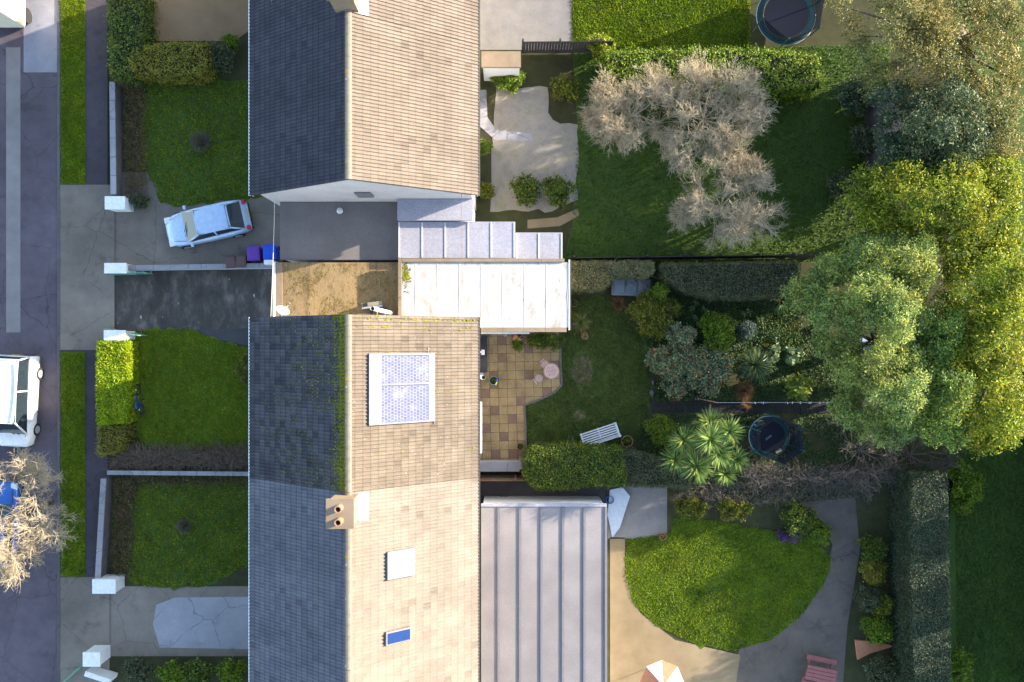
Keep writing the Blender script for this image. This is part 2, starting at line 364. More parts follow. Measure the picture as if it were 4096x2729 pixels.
M['timber_brown'] = mat('timber_brown', (.14, .085, .05), (.2, .13, .08), 3, .9, .3, 30, .2)
M['timber_dark'] = mat('timber_dark', (.045, .04, .042), (.07, .06, .06), 3, .9, .3, 30, .2)
M['red_timber'] = mat('red_timber', (.24, .085, .08), (.30, .11, .10), 3, .7, .2, 30, .2)
M['cable'] = flat('cable', (.6, .56, .5), .5)
M['cable_brown'] = flat('cable_brown', (.22, .15, .1), .5)
M['gate_green'] = flat('gate_green', (.16, .34, .24), .4)
M['terracotta'] = mat('terracotta', (.42, .17, .09), (.5, .22, .12), 5, .85, .2, 30, .2)
M['terracotta_dull'] = mat('terracotta_dull', (.30, .16, .10), (.36, .2, .13), 5, .85, .2, 30, .2)
M['teal_glaze'] = flat('teal_glaze', (.16, .33, .27), .25)
M['potting_soil'] = mat('potting_soil', (.02, .016, .012), (.03, .03, .015), 8, .95, .5, 40, .1)
M['lemon_glaze'] = flat('lemon_glaze', (.72, .42, .10), .4)
M['blue_paint'] = flat('blue_paint', (.03, .10, .55), .4)
M['yellow_paint'] = flat('yellow_paint', (.75, .62, .10), .4)
M['red_paint'] = flat('red_paint', (.5, .05, .04), .4)
M['bench_white'] = mat('bench_white', (.66, .66, .68), (.74, .74, .76), 3, .6, .1, 30, .15)
M['iron_brown'] = flat('iron_brown', (.08, .06, .06), .5, .3)
M['bin_purple'] = flat('bin_purple', (.12, .035, .30), .45)
M['bin_blue'] = flat('bin_blue', (.01, .07, .55), .45)
M['bin_brown'] = flat('bin_brown', (.10, .055, .05), .5)
M['car_paint'] = flat('car_paint', (.42, .53, .70), .3, .15, coat=.6)
M['car_blue'] = flat('car_blue', (.02, .12, .42), .3, .1, coat=.6)
M['car_grey'] = flat('car_grey', (.34, .38, .47), .35, .1, coat=.4)
M['van_white'] = flat('van_white', (.78, .77, .74), .3, 0, coat=.3)
M['van_cream'] = flat('van_cream', (.74, .66, .50), .5)
M['rubber'] = flat('rubber', (.02, .02, .021), .8)
M['lamp_red'] = flat('lamp_red', (.5, .02, .03), .2)
M['lamp_clear'] = flat('lamp_clear', (.7, .7, .7), .1)
M['bike_tyre'] = flat('bike_tyre', (.022, .024, .03), .8)
M['bike_blue'] = flat('bike_blue', (.02, .09, .28), .3)
M['bike_black'] = flat('bike_black', (.02, .02, .03), .4)
M['bike_reflector'] = flat('bike_reflector', (.85, .84, .8), .3)
M['water_plastic'] = mat('grey_plastic', (.14, .165, .185), (.19, .215, .235), 2.5, .5, .1, 20, .3)
M['net_mat'] = flat('jumping_mat', (.006, .008, .022), .7)
M['net_pad'] = flat('pad_teal', (.004, .055, .060), .5)
M['pole_teal'] = flat('pole_foam', (.008, .14, .12), .6)
M['letter'] = flat('letter_print', (.42, .45, .62), .5)
M['sign_paper'] = flat('sign_paper', (.45, .46, .5), .5)
M['navy_roof'] = mat('navy_roof', (.012, .016, .04), (.02, .025, .055), 2, .5, .1, 20, .2)
M['tarp'] = flat('tarp', (.42, .48, .56), .5)
m, nt, bs = newmat('safety_net')
bs.inputs['Base Color'].default_value = (.004, .008, .03, 1); bs.inputs['Alpha'].default_value = .80; bs.inputs['Roughness'].default_value = .8
nz = noise(nt, coords(nt), 60, 1); M['net'] = m
# skylight glass: pale obscured glass with a brick-like moulded pattern
m, nt, bs = newmat('obscured_glass'); v = coords(nt, (1, 1, 1), (0, 0, R(90)))
bk = nt.nodes.new('ShaderNodeTexBrick'); nt.links.new(v, bk.inputs['Vector'])
bk.inputs['Color1'].default_value = (.060, .068, .145, 1); bk.inputs['Color2'].default_value = (.095, .105, .19, 1); bk.inputs['Mortar'].default_value = (.155, .17, .24, 1)
bk.inputs['Scale'].default_value = 1; bk.inputs['Brick Width'].default_value = .13; bk.inputs['Row Height'].default_value = .12; bk.inputs['Mortar Size'].default_value = .020; bk.inputs['Mortar Smooth'].default_value = .6
n1 = noise(nt, coords(nt), 1.6, 4, .6); n2 = noise(nt, coords(nt, (1.2, 7, 1)), 2.5, 4, .6)
col = mixc(nt, ramp(nt, n1, [(.52, 0.0), (.70, .8)]), bk.outputs[0], (.19, .20, .25)); col = mixc(nt, ramp(nt, n2, [(.5, 0.0), (.62, .55)]), col, (.07, .08, .15))
nt.links.new(col, bs.inputs['Base Color']); bs.inputs['Roughness'].default_value = .35; bs.inputs['Specular IOR Level'].default_value = .12
bump(nt, bs, bk.outputs['Fac'], .15); M['obscured'] = m
# mosaic of small tiles in rings
m, nt, bs = newmat('mosaic'); v = coords(nt)
gr = nt.nodes.new('ShaderNodeTexVoronoi'); gr.inputs['Scale'].default_value = 17; gr.feature = 'DISTANCE_TO_EDGE'; nt.links.new(v, gr.inputs['Vector'])
vc = nt.nodes.new('ShaderNodeTexVoronoi'); vc.inputs['Scale'].default_value = 17; nt.links.new(v, vc.inputs['Vector'])
sp_ = nt.nodes.new('ShaderNodeSeparateColor'); nt.links.new(vc.outputs['Color'], sp_.inputs[0])
col = mixc(nt, ramp(nt, gr.outputs['Distance'], [(.08, 0.0), (.13, 1.0)]), (.74, .68, .66), ramp(nt, sp_.outputs[0], [(0, (.42, .24, .19)), (.5, (.58, .36, .28)), (1, (.66, .46, .34))]))
nt.links.new(col, bs.inputs['Base Color']); bs.inputs['Roughness'].default_value = .4; M['mosaic'] = m
M['mosaic_plain'] = flat('mosaic_centre', (.62, .37, .26), .4)
M['mosaic_grout'] = flat('mosaic_grout', (.52, .44, .43), .6)
M['mosaic_brick'] = flat('mosaic_brick', (.50, .27, .21), .4)
M['mosaic_dark'] = flat('mosaic_dark', (.06, .045, .04), .4)
# foliage
L = {}
L['golden'] = leafmat('golden_privet_leaf', (.10, .175, .003), (.29, .41, .007), (.38, .43, .010), .3, clump=2.6)
L['golden_low'] = leafmat('sparse_privet_leaf', (.12, .13, .015), (.26, .24, .03), transl=.3, clump=2.5)
L['hedge'] = leafmat('hedge_leaf', (.022, .046, .010), (.115, .18, .022), (.24, .26, .02), .25, clump=2.2)
L['hedge_dark'] = leafmat('dark_hedge_leaf', (.036, .052, .024), (.11, .13, .062), transl=.2, clump=2.0)
L['conifer'] = leafmat('conifer_leaf', (.065, .078, .034), (.20, .205, .09), (.28, .22, .10), .2, clump=2.0)
L['ever'] = leafmat('grey_green_leaf', (.085, .150, .042), (.275, .375, .105), (.42, .44, .05), .32, clump=1.2)  # yellow accent leaves put sunlit tips into the colour
L['ever_sunlit'] = leafmat('sunlit_tip_leaf', (.075, .145, .035), (.26, .37, .075), (.38, .43, .05), .3, clump=1.0)  # slightly yellower copy: the crown's sunlit side painted into the leaf colour
L['lime'] = leafmat('yellow_green_leaf', (.06, .12, .012), (.27, .325, .022), (.40, .40, .04), .35, clump=.7)
L['olive'] = leafmat('olive_leaf', (.07, .095, .025), (.25, .25, .08), (.36, .29, .15), .3, clump=.9)
L['dkgreen'] = leafmat('dark_green_leaf', (.025, .055, .030), (.095, .15, .075), (.25, .26, .11), .25, clump=1.1)
L['yew'] = leafmat('yew_leaf', (.022, .045, .024), (.055, .090, .048), transl=.15, clump=2.0)
L['ivy'] = leafmat('ivy_leaf', (.016, .045, .012), (.055, .115, .025), transl=.2, clump=1.5)
L['fresh'] = leafmat('fresh_green_leaf', (.050, .095, .010), (.18, .27, .018), transl=.3, clump=2.5)
L['brownish'] = leafmat('brown_green_leaf', (.060, .050, .012), (.17, .20, .018), (.24, .30, .02), .25, clump=3)
L['pieris'] = leafmat('pieris_leaf', (.045, .085, .036), (.20, .28, .13), (.50, .15, .07), .2, .4, clump=2.4, spec=.5)
L['glossy'] = leafmat('glossy_broad_leaf', (.085, .145, .015), (.19, .26, .03), transl=.3, rough=.4, clump=2)
L['strap'] = leafmat('strap_leaf', (.020, .055, .018), (.045, .10, .03), transl=.2, rough=.4, clump=2)
L['cordy'] = leafmat('cordyline_leaf', (.045, .10, .02), (.19, .29, .075), (.33, .36, .07), .25, .45, clump=3)
L['yucca'] = leafmat('yucca_leaf', (.018, .050, .022), (.085, .15, .065), (.28, .28, .06), .2, .45, clump=2)
L['drygrass'] = leafmat('dry_grass_blade', (.10, .05, .02), (.20, .11, .05), transl=.2, rough=.8)
L['straw'] = leafmat('straw_blade', (.22, .16, .07), (.34, .26, .13), transl=.2, rough=.8)
L['mixgrass'] = leafmat('grassy_blade', (.07, .10, .02), (.19, .20, .06), (.25, .2, .09), .25)
L['blue'] = leafmat('blue_grey_leaf', (.05, .09, .075), (.115, .17, .145), transl=.2)
L['bloom'] = leafmat('pale_bloom', (.09, .15, .06), (.17, .24, .10), transl=.2)
L['purple'] = leafmat('purple_flower', (.08, .05, .12), (.15, .08, .22), transl=.2)
L['turf_f'] = leafmat('front_turf_blade', (.060, .12, .003), (.185, .255, .006), (.38, .30, .010), .3, clump=2.6)
L['turf_b'] = leafmat('back_turf_blade', (.040, .075, .012), (.125, .165, .030), (.19, .17, .06), .3, clump=1.5)
L['turf_far'] = leafmat('far_turf_blade', (.06, .12, .002), (.20, .28, .004), transl=.4, clump=.9)
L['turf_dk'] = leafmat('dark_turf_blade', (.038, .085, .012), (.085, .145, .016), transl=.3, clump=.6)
M['twig'] = mat('twig_bark', (.105, .086, .072), (.175, .147, .125), 4, .9, 0, 0, .2)
M['twig_dead'] = mat('dead_stem', (.13, .092, .066), (.20, .145, .105), 4, .9, 0, 0, .2)
M['twig_beige'] = mat('beige_twig_bark', (.33, .275, .185), (.44, .37, .255), 4, .9, 0, 0, .2)
M['twig_brown'] = mat('brown_twig_bark', (.09, .055, .03), (.15, .09, .05), 4, .9, 0, 0, .2)
M['bark'] = mat('bark', (.10, .075, .055), (.17, .13, .10), 4, .95, .4, 20, .2)
M['core'] = mat('twig_shade_core', (.012, .016, .008), (.022, .026, .012), 4, .95, .5, 20, .2)  # near-black solid filler; shade between the leaves is put into its colour
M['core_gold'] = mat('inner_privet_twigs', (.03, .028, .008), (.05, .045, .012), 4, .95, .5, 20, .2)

# ------------------------------------------------------------------ ground, road, pavements, lawns
def inside(pts, poly):
    x, y = pts[:, 0], pts[:, 1]; c = np.zeros(len(pts), bool); n = len(poly)
    for i in range(n):
        (x1, y1), (x2, y2) = poly[i], poly[i-1]
        t = (y1 > y) != (y2 > y)
        c ^= t & (x < (x2 - x1) * (y - y1) / ((y2 - y1) if y2 != y1 else 1e-9) + x1)
    return c
def scatter(poly, n):
    a = np.array(poly); lo, hi = a.min(0), a.max(0); out = []; k = 0
    while k < n:
        p = rng.uniform(lo, hi, (n * 2, 2)); p = p[inside(p, poly)]; out.append(p); k += len(p)
    return np.concatenate(out)[:n]
def lump(p, f=1.3, ph=0.0):
    return (np.sin(p[:, 0]*f*2.1+ph) * np.sin(p[:, 1]*f*2.7+1.3*ph) + np.sin(p[:, 0]*f*5.3+2+ph) * np.sin(p[:, 1]*f*4.1-ph)*.5) / 1.5
def wob(poly, amp=.06, step=.35):      # hand-cut looking edge
    out = []
    n = len(poly)
    for i in range(n):
        a, b = np.array(poly[i]), np.array(poly[(i+1) % n]); k = max(1, int(np.linalg.norm(b-a) / step))
        for j in range(k):
            p = a + (b-a) * j / k; out.append(tuple(p + rng.normal(0, amp * (.3 if j == 0 else 1), 2)))
    return out
def oval(cx, cy, rx, ry, n=40, z=0):
    return PL([(cx + rx*math.cos(2*math.pi*i/n), cy + ry*math.sin(2*math.pi*i/n)) for i in range(n)], z)
def rectP(x0, y0, x1, y1, z=0): return PL([(x0, y0), (x1, y0), (x1, y1), (x0, y1)], z)
def turf(poly, n, m, size=.085, thin=None):
    p = scatter(poly, n)
    if thin is not None:
        keep = np.ones(len(p), bool)
        for (cx, cy, rx, ry, f) in thin:
            c = P(cx, cy); d = ((p[:, 0]-c[0])/rx)**2 + ((p[:, 1]-c[1])/ry)**2 + lump(p, 2.5)*.5
            keep &= ~((d < 1) & (rng.random(len(p)) > f))
        p = p[keep]
    q = np.column_stack([p, .025 + .02*rng.random(len(p)) + .012*lump(p, 1.1)])
    return MB().leaves(q, size, size*.42, flat=.35)

g = MB(); g.sheet([(-150, -150), (150, -150), (150, 150), (-150, 150)], 0.0); struct('ground', g, M['soil'])
far = MB(); far.sheet([(22, -150), (150, -150), (150, 150), (22, 150)], .003); struct('field', far, M['grass_dark'])
g = MB(); g.sheet([(-60, -60), (P(232, 0)[0], -60), (P(232, 0)[0], 60), (-60, 60)], .006); struct('road', g, M['asphalt'])
g = MB(); g.sheet(rectP(25, 190, 82, 1330), .010); struct('road_repair', g, M['asphalt_patch'])
g = MB(); g.sheet(rectP(95, 0, 230, 290), .010); struct('road_patch', g, M['asphalt_pale'])
g = MB()
for i in range(130): g.b2(P(231, 0)[0] + rng.normal(0, .004), P(242, 0)[0], -60+i*.915, -60+i*.915+.905, -.02, .06 + rng.normal(0, .002))
struct('kerb', g, M['kerb'])
g = MB(); g.b2(P(241, 0)[0], P(432, 0)[0], -60, 60, -.02, .045); struct('pavement', g, M['pavement'])
for nm, (a, b) in (('upper', (-900, 738)), ('middle', (1408, 2305))):
    pl = rectP(246, a, 343, b); g = MB(); g.prism(pl, .03, .055)
    struct('grass_verge', g, M['grass_front'])
    vis = rectP(246, max(a, -30), 343, min(b, 2760)); tf = turf(vis, 9000, None, .10)
    for arr in tf.v: arr[:, 2] += .05
    solo('verge_grass', tf, L['turf_far'], 'strip of grass blades on the %s roadside verge' % nm, 'grass', kind='stuff')
g = MB(); g.sheet(rectP(243, 740, 460, 1400), .050); struct('crossing', g, M['concrete_drive'])
g = MB(); g.sheet(rectP(243, 2308, 440, 2760), .050); struct('crossing', g, M['concrete_drive'])
g = MB(); g.sheet(PL([(430, 1088), (1120, 1078), (1180, 1330), (430, 1322)]), .012); struct('driveway', g, M['old_drive'])
g = MB(); g.sheet(PL([(770, 1319), (1170, 1310), (1170, 1470), (1010, 1388), (870, 1360)]), .016); struct('path', g, M['old_path'])
FL = PL([(540, 1322), (700, 1317), (745, 1312), (800, 1330), (880, 1364), (1000, 1392), (1165, 1480), (1165, 1800), (900, 1795), (700, 1800), (560, 1790), (535, 1620)])
g = MB(); g.sheet(wob(FL, .09, .28), .020); struct('front_lawn', g, M['grass_front'])
solo('grass', turf(FL, 42000, None, .075), L['turf_f'], 'mossy green turf on the front lawn beside the bicycle', 'grass', kind='stuff')
# neighbours' fronts
g = MB(); g.sheet(rectP(455, 690, 1130, 1078), .012); struct('driveway', g, M['concrete_drive'])
NL = PL([(590, 330), (1000, 320), (1160, 320), (1160, 770), (1000, 790), (700, 830), (640, 810), (575, 640), (560, 500)])
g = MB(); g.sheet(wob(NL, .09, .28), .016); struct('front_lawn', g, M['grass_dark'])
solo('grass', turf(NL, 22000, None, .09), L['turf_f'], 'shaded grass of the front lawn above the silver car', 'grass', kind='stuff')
g = MB(); g.sheet(PL([(590, -40), (1000, -40), (1000, 120), (940, 165), (620, 165)]), .012); struct('gravel_drive', g, M['gravel_brown'])
g = MB(); g.sheet(rectP(430, 2345, 1180, 2625), .012); struct('driveway', g, M['concrete_drive'])
g = MB(); g.sheet(PL([(625, 2420), (700, 2390), (1180, 2385), (1180, 2600), (640, 2590), (612, 2500)]), .016); struct('parking_slab', g, M['pale_concrete'])
SL = PL([(540, 1950), (620, 1930), (1170, 1920), (1170, 2190), (1000, 2260), (800, 2350), (600, 2350), (510, 2320), (540, 2150)])
g = MB(); g.sheet(wob(SL, .09, .28), .020); struct('front_lawn', g, M['grass_dark'])
solo('grass', turf(SL, 24000, None, .09), L['turf_f'], 'shaded grass of the lower front lawn behind the white wall', 'grass', kind='stuff')
# back garden
BL = PL([(2238, 1400), (2262, 1395), (2270, 1300), (2300, 1200), (2400, 1180), (2500, 1240), (2560, 1330), (2590, 1420), (2600, 1600), (2585, 1680), (2560, 1750), (2490, 1800), (2110, 1800), (2104, 1624), (2180, 1596), (2225, 1570), (2256, 1545)])
g = MB(); g.sheet(wob(BL, .07, .3), .012); struct('back_lawn', g, M['grass_back'])
worn = [(2330, 1480, .70, .95, .60), (2318, 1663, .34, .36, .40), (2390, 1570, .5, .3, .6), (2180, 1680, .4, .5, .65)]
for cx, cy, rx, ry, f in worn[:2]:
    g = MB(); g.sheet(wob(oval(cx, cy, rx*62, ry*62, 34), .11, .12), .016); struct('worn_patch', g, M['bare_earth'])
solo('grass', turf(BL, 46000, None, .075, worn), L['turf_b'], 'dark shaded turf with worn patches around the white bench', 'grass', kind='stuff')
g = MB(); g.cur = 0
x = 2606
while x < 3420:
    w = 33 + rng.uniform(-2, 2); k = (x - 2606) * .005
    g.prism(rectP(x, 1603+k, x+w-1.6, 1626+k), 0.0, .022 + rng.uniform(0, .006)); g.prism(rectP(x+rng.uniform(-5, 5), 1628+k, x+w-1.6, 1650+k), 0.0, .022 + rng.uniform(0, .006)); x += w
struct('garden_path', g, M['path_slab'])
# back gardens of the neighbours
g = MB(); g.sheet(rectP(1900, -60, 2290, 200), .012); struct('patio', g, M['paver_grey'])
NG = PL([(2290, 200), (3560, 180), (3560, 1045), (2250, 1045), (2290, 900), (2310, 500)])
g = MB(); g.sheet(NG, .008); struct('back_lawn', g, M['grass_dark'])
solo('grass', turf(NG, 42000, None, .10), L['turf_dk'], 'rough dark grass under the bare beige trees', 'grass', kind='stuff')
NU = PL([(2285, -40), (3000, -40), (3000, 190), (2420, 195), (2290, 190)])
g = MB(); g.sheet(NU, .012); struct('back_lawn', g, M['grass_far'])
solo('grass', turf(NU, 16000, None, .12), L['turf_far'], 'sunlit grass on the lawn at the top beside the grey patio', 'grass', kind='stuff')
g = MB(); g.sheet(wob(PL([(1985, 345), (2190, 350), (2210, 480), (2310, 500), (2312, 800), (2180, 850), (1960, 845), (1965, 600)]), .05), .013); struct('patio', g, M['paver_mossy'])
g = MB(); g.sheet(PL([(1912, 360), (1945, 360), (1950, 470), (1985, 520), (2130, 535), (2130, 565), (1980, 560), (1935, 520), (1912, 500)]), .018); struct('path', g, M['pale_concrete'])
g = MB(); g.sheet(PL([(2110, 880), (2230, 870), (2310, 835), (2318, 862), (2240, 905), (2110, 915)]), .018); struct('path', g, M['sand_gravel'])
g = MB(); g.sheet(rectP(1900, 1900, 2440, 2030), .010); struct('yard', g, M['old_path'])
g = MB(); g.sheet(rectP(2430, 1905, 2668, 2155), .014); struct('patio', g, M['paver_grey'])
g = MB(); g.sheet(PL([(2440, 2150), (2500, 2150), (2500, 2300), (2560, 2450), (2700, 2560), (2960, 2620), (2940, 2760), (2440, 2760)]), .014); struct('gravel_path', g, M['sand_gravel'])
g = MB(); g.sheet(PL([(3200, 2010), (3420, 1990), (3440, 2200), (3390, 2500), (3370, 2760), (2900, 2760), (2960, 2590), (3180, 2450), (3300, 2300), (3330, 2180), (3290, 2090)]), .013); struct('gravel_path', g, M['grey_gravel'])
SG = PL([(2505, 2155), (2680, 2130), (2700, 2060), (2900, 2090), (3080, 2120), (3250, 2160), (3325, 2230), (3300, 2330), (3200, 2470), (3080, 2560), (2940, 2602), (2780, 2575), (2620, 2500), (2530, 2410), (2500, 2300)])
g = MB(); g.sheet(wob(SG, .07, .3), .020); struct('back_lawn', g, M['grass_far'])
solo('grass', turf(SG, 30000, None, .10), L['turf_far'], 'bright grass of the rounded lawn between the gravel paths', 'grass', kind='stuff')
RG = PL([(3790, 1760), (4200, 1700), (4200, 2800), (3830, 2800), (3820, 1900)])
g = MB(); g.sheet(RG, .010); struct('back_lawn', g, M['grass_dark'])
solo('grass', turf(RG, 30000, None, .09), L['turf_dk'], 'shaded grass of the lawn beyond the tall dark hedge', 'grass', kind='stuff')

# ------------------------------------------------------------------ patio of slabs
def clip(poly, ax, ay, bx, by):        # keep the part left of a->b (photo pixels, y down)
    out = []
    f = lambda p: (bx-ax)*(p[1]-ay) - (by-ay)*(p[0]-ax)
    for i in range(len(poly)):
        p, q = poly[i-1], poly[i]; fp, fq = f(p), f(q)
        if (fp >= 0) != (fq >= 0):
            t = fp / (fp - fq); out.append((p[0]+(q[0]-p[0])*t, p[1]+(q[1]-p[1])*t))
        if fq >= 0: out.append(q)
    return out
RED = {(2,0),(5,1),(2,2),(8,3),(1,4),(5,4),(1,5),(7,6),(4,7),(1,8),(3,9),(0,10),(2,11),(4,12),(1,13),(3,13),(4,13),(0,6)}
CURVE = [(2248, 1536), (2236.8, 1551.4), (2211, 1574.9), (2175, 1590), (2136, 1607), (2098, 1619)]
g = MB(); g.sheet(PL([(1900, 1325), (2240, 1325), (2246, 1538), (2236, 1551), (2211, 1574), (2175, 1589), (2136, 1606), (2100, 1618), (2103, 1855), (1900, 1855)]), .010, 2)
for r in range(-1, 15):
    for c in range(-1, 9):
        if r >= 8 and c > 4: continue
        q = [(1954.8 + (c-1+i)*35.25 + (r-1+j)*.8, 1380.4 - (c-1+i)*.8 + (r-1+j)*35.0) for i, j in ((.02, .02), (.98, .02), (.98, .98), (.02, .98))]
        for (a, b) in zip(CURVE[:-1], CURVE[1:]):
            if q and r < 8: q = clip(q, *a, *b)
        if q and r >= 8: q = clip(q, 2098, 1619, 2103, 1860)
        if q and r < 7: q = clip(q, 2237, 1300, 2242, 1545)
        if r >= 13 and q: q = clip(q, 2200, 1848, 1900, 1851)
        if len(q) < 3: continue
        pl = PL(q)
        if abs(area(pl)) < .006: continue
        g.prism(pl, .012, .030 + rng.uniform(0, .006), 1 if (c, r) in RED else 0)
struct('patio', g, [M['slab_buff'], M['slab_red'], M['slab_joint']])
g = MB()
path = [(2241, 1395), (2242, 1470), (2247, 1536), (2236.8, 1551.4), (2211, 1574.9), (2175, 1590), (2136, 1607), (2098, 1619), (2097, 1624), (2101, 1700), (2104, 1815)]
for a, b in zip(path[:-1], path[1:]):
    A, B = Vector(P(*a)), Vector(P(*b)); n = max(1, round((B-A).length / .2))
    for i in range(n):
        p, q = A.lerp(B, (i+.04)/n), A.lerp(B, (i+.96)/n)
        g.bar((p.x, p.y, .03 + rng.uniform(0, .012)), (q.x, q.y, .03 + rng.uniform(0, .012)), .115, .07)
struct('patio_edging', g, M['edging_stone'])
g = MB(); g.prism(rectP(1912, 1344, 1949, 1489), 0, .14); solo('doorstep', g, M['slate_step'], 'dark slate step along the back wall of the house', 'step', bevel=.012)

# ------------------------------------------------------------------ houses
XE0, XR, XE1, ZE, ZR = -11.50, -6.48, -1.50, 5.0, 8.5
def slope(mb, xe, xr, y0, y1, ze=ZE, zr=ZR):
    Ls = math.hypot(xr-xe, zr-ze); rows = 18; ux, uz = (xr-xe)/Ls, (zr-ze)/Ls
    nx, nz = (-uz, ux) if ux > 0 else (uz, -ux)
    ys, hs = [], []
    y = y0
    while y < y1:
        for dy, h in ((0, 0), (.02, .036), (.066, .036), (.086, 0)):
            if y + dy < y1: ys.append(y+dy); hs.append(h)
        y += .15
    ys.append(y1); hs.append(0); ys = np.array(ys); hs = np.array(hs); n = len(ys); V = []
    for i in range(rows):
        jit = rng.normal(0, .002, n)
        for s_, o in ((i/rows, .034), ((i+1)/rows, .004)):
            s = s_*Ls; h = hs + o + jit
            V.append(np.column_stack([xe + ux*s + nx*h, ys, ze + uz*s + nz*h]))
    k = len(V); V = np.concatenate(V)
    a, b = np.meshgrid(np.arange(k-1), np.arange(n-1), indexing='ij'); i0 = (a*n+b).ravel()
    F = np.stack([i0, i0+1, i0+n+1, i0+n], 1)
    if ux > 0: F = F[:, ::-1]
    mb.add(V, F)
    t = .09                       # the deck beneath
    q = [(xe, ze), (xr, zr), (xr, zr-t*1.3), (xe+ux*.02, ze-t*1.2)]
    mb.add([(x, y0, z-.012) for x, z in q] + [(x, y1, z-.012) for x, z in q], [(0,1,2,3), (7,6,5,4), (0,4,5,1), (1,5,6,2), (2,6,7,3), (3,7,4,0)])
def window(parent, x, y, z, w, h, face):           # face -1: front (street) wall, +1: garden wall
    f = MB(); t = .06
    for yy in (y-w/2+.03, y, y+w/2-.03): f.box((x+face*.02, yy, z), (t, .06, h))
    for zz in (z-h/2+.03, z+h/2-.03): f.box((x+face*.021, y, zz), (t, w, .06))
    fr = part('window', f, M['white_trim'], parent)
    part('pane', MB().box((x+face*.005, y, z), (.03, w-.05, h-.05)), M['glass_dark'], fr)
    part('sill', MB().box((x+face*.07, y, z-h/2-.04), (.16, w+.1, .05)), M['white_trim'], fr)
def house(name, label, y0, y1, mats, wall, group, gable0=False, gable1=False, gut=('white_trim', 'gutter_black'), plain_front=True):
    t = thing(name, label, 'house', ((XE0+XE1)/2, (y0+y1)/2, 0), group)
    wy0, wy1 = y0 + (.12 if gable0 else .005), y1 - (.12 if gable1 else .005)
    xs = [(-11.2, 0), (-1.8, 0), (-1.8, 4.72), (XR, 8.2), (-11.2, 4.72)]
    w = MB(); w.add([(x, wy0, z) for x, z in xs] + [(x, wy1, z) for x, z in xs], [(0,1,2,3,4), (9,8,7,6,5)] + [(i+5, (i+1) % 5+5, (i+1) % 5, i) for i in range(5)])
    part('wall', w, M[wall], t)
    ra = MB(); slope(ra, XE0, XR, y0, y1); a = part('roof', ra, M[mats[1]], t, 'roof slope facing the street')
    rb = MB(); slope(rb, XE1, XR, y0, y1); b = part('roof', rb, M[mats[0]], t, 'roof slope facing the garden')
    rd = MB(); y = y0
    while y < y1 - .05:
        e = min(y+.44, y1); c = []
        for i in range(7):
            an = math.pi*i/6; c.append((XR + .135*math.cos(an), ZR - .02 + .075*math.sin(an)))
        rd.add([(x, y+.004, z) for x, z in c] + [(x, e-.004, z + .002) for x, z in c], [list(range(7))[::-1], list(range(7, 14))] + [(i, i+1, i+8, i+7) for i in range(6)]); y = e
    part('ridge_tiles', rd, M['ridge'], a)
    for xe, sg, gm in ((XE0, -1, gut[0]), (XE1, 1, gut[1])):
        gt = MB(); gt.tube([(xe+sg*.045, y0, ZE-.06), (xe+sg*.045, y1, ZE-.06)], .055, 8); part('gutter', gt, M[gm], t)
        fs = MB(); fs.b2(xe - sg*.02, xe - sg*.06, y0+.01, y1-.01, ZE-.30, ZE-.09); part('fascia', fs, M['white_trim'], t)
    dp = MB(); dp.tube([(-11.26, y0+.5, .02), (-11.26, y0+.5, 4.6), (XE0-.02, y0+.5, 4.9)], .04, 8); part('drainpipe', dp, M[gut[0]], t)
    my = (y0+y1)/2
    for yy in (my-1.7, my+1.7):
        for z in (1.5, 3.75): window(t, -11.2, yy, z, 1.6, 1.15, -1)
        window(t, -1.8, yy, 3.75, 1.5, 1.1, 1)
    return t, a, b
def chimney(parent, y, pots=2, lead=True):
    c = MB(); c.b2(XR-.55, XR+.38, y-.5, y+.5, 7.9, 9.5); ch = part('chimney', c, M['stone_coping'], parent)
    k = MB(); k.b2(XR-.62, XR+.45, y-.57, y+.57, 9.505, 9.62); part('chimney_cap', k, M['stone_coping'], ch)
    for dy in (-.25, .25)[:pots]:
        p = MB(); p.lathe([(.11, 0), (.14, .02), (.12, .3), (.15, .32), (.14, .4), (.10, .4), (.09, .1)], (XR-.08, y+dy, 9.62), 14); part('chimney_pot', p, M['terracotta_dull'], ch)
    if lead:
        f = MB(); f.add([(XR+.385, y-.56, 8.30), (XR+.72, y-.56, 8.09), (XR+.72, y+.56, 8.09), (XR+.385, y+.56, 8.30), (XR+.385, y-.56, 8.22), (XR+.72, y-.56, 8.02), (XR+.72, y+.56, 8.02), (XR+.385, y+.56, 8.22)],
                        [(0,1,2,3), (7,6,5,4), (0,4,5,1), (1,5,6,2), (2,6,7,3), (3,7,4,0)]); part('flashing', f, M['white_trim'], ch)
def on_slope(x, y, h=0.0):                       # a point h above the garden-side slope
    s = (x - XE1) / (XR - XE1); n = Vector((ZR-ZE, 0, XE1-XR)).normalized()
    return Vector((x, y, ZE + (ZR-ZE)*s)) + n*h
def slopebox(mb, x0, x1, y0, y1, h0, h1, m=None):
    q = [on_slope(x, y, h) for h in (h0, h1) for x, y in ((x0, y0), (x1, y0), (x1, y1), (x0, y1))]
    mb.add([tuple(v) for v in q], [(3,2,1,0), (4,5,6,7), (0,1,5,4), (1,2,6,5), (2,3,7,6), (3,0,4,7)], m)

HA, ra, rb = house('terraced_house', 'tiled house with mossy dark front slope and a wide two-pane skylight', -5.99, 1.05, ('tile_sun', 'tile_shade'), 'pale_brick', 'houses of the terrace', gable1=True)
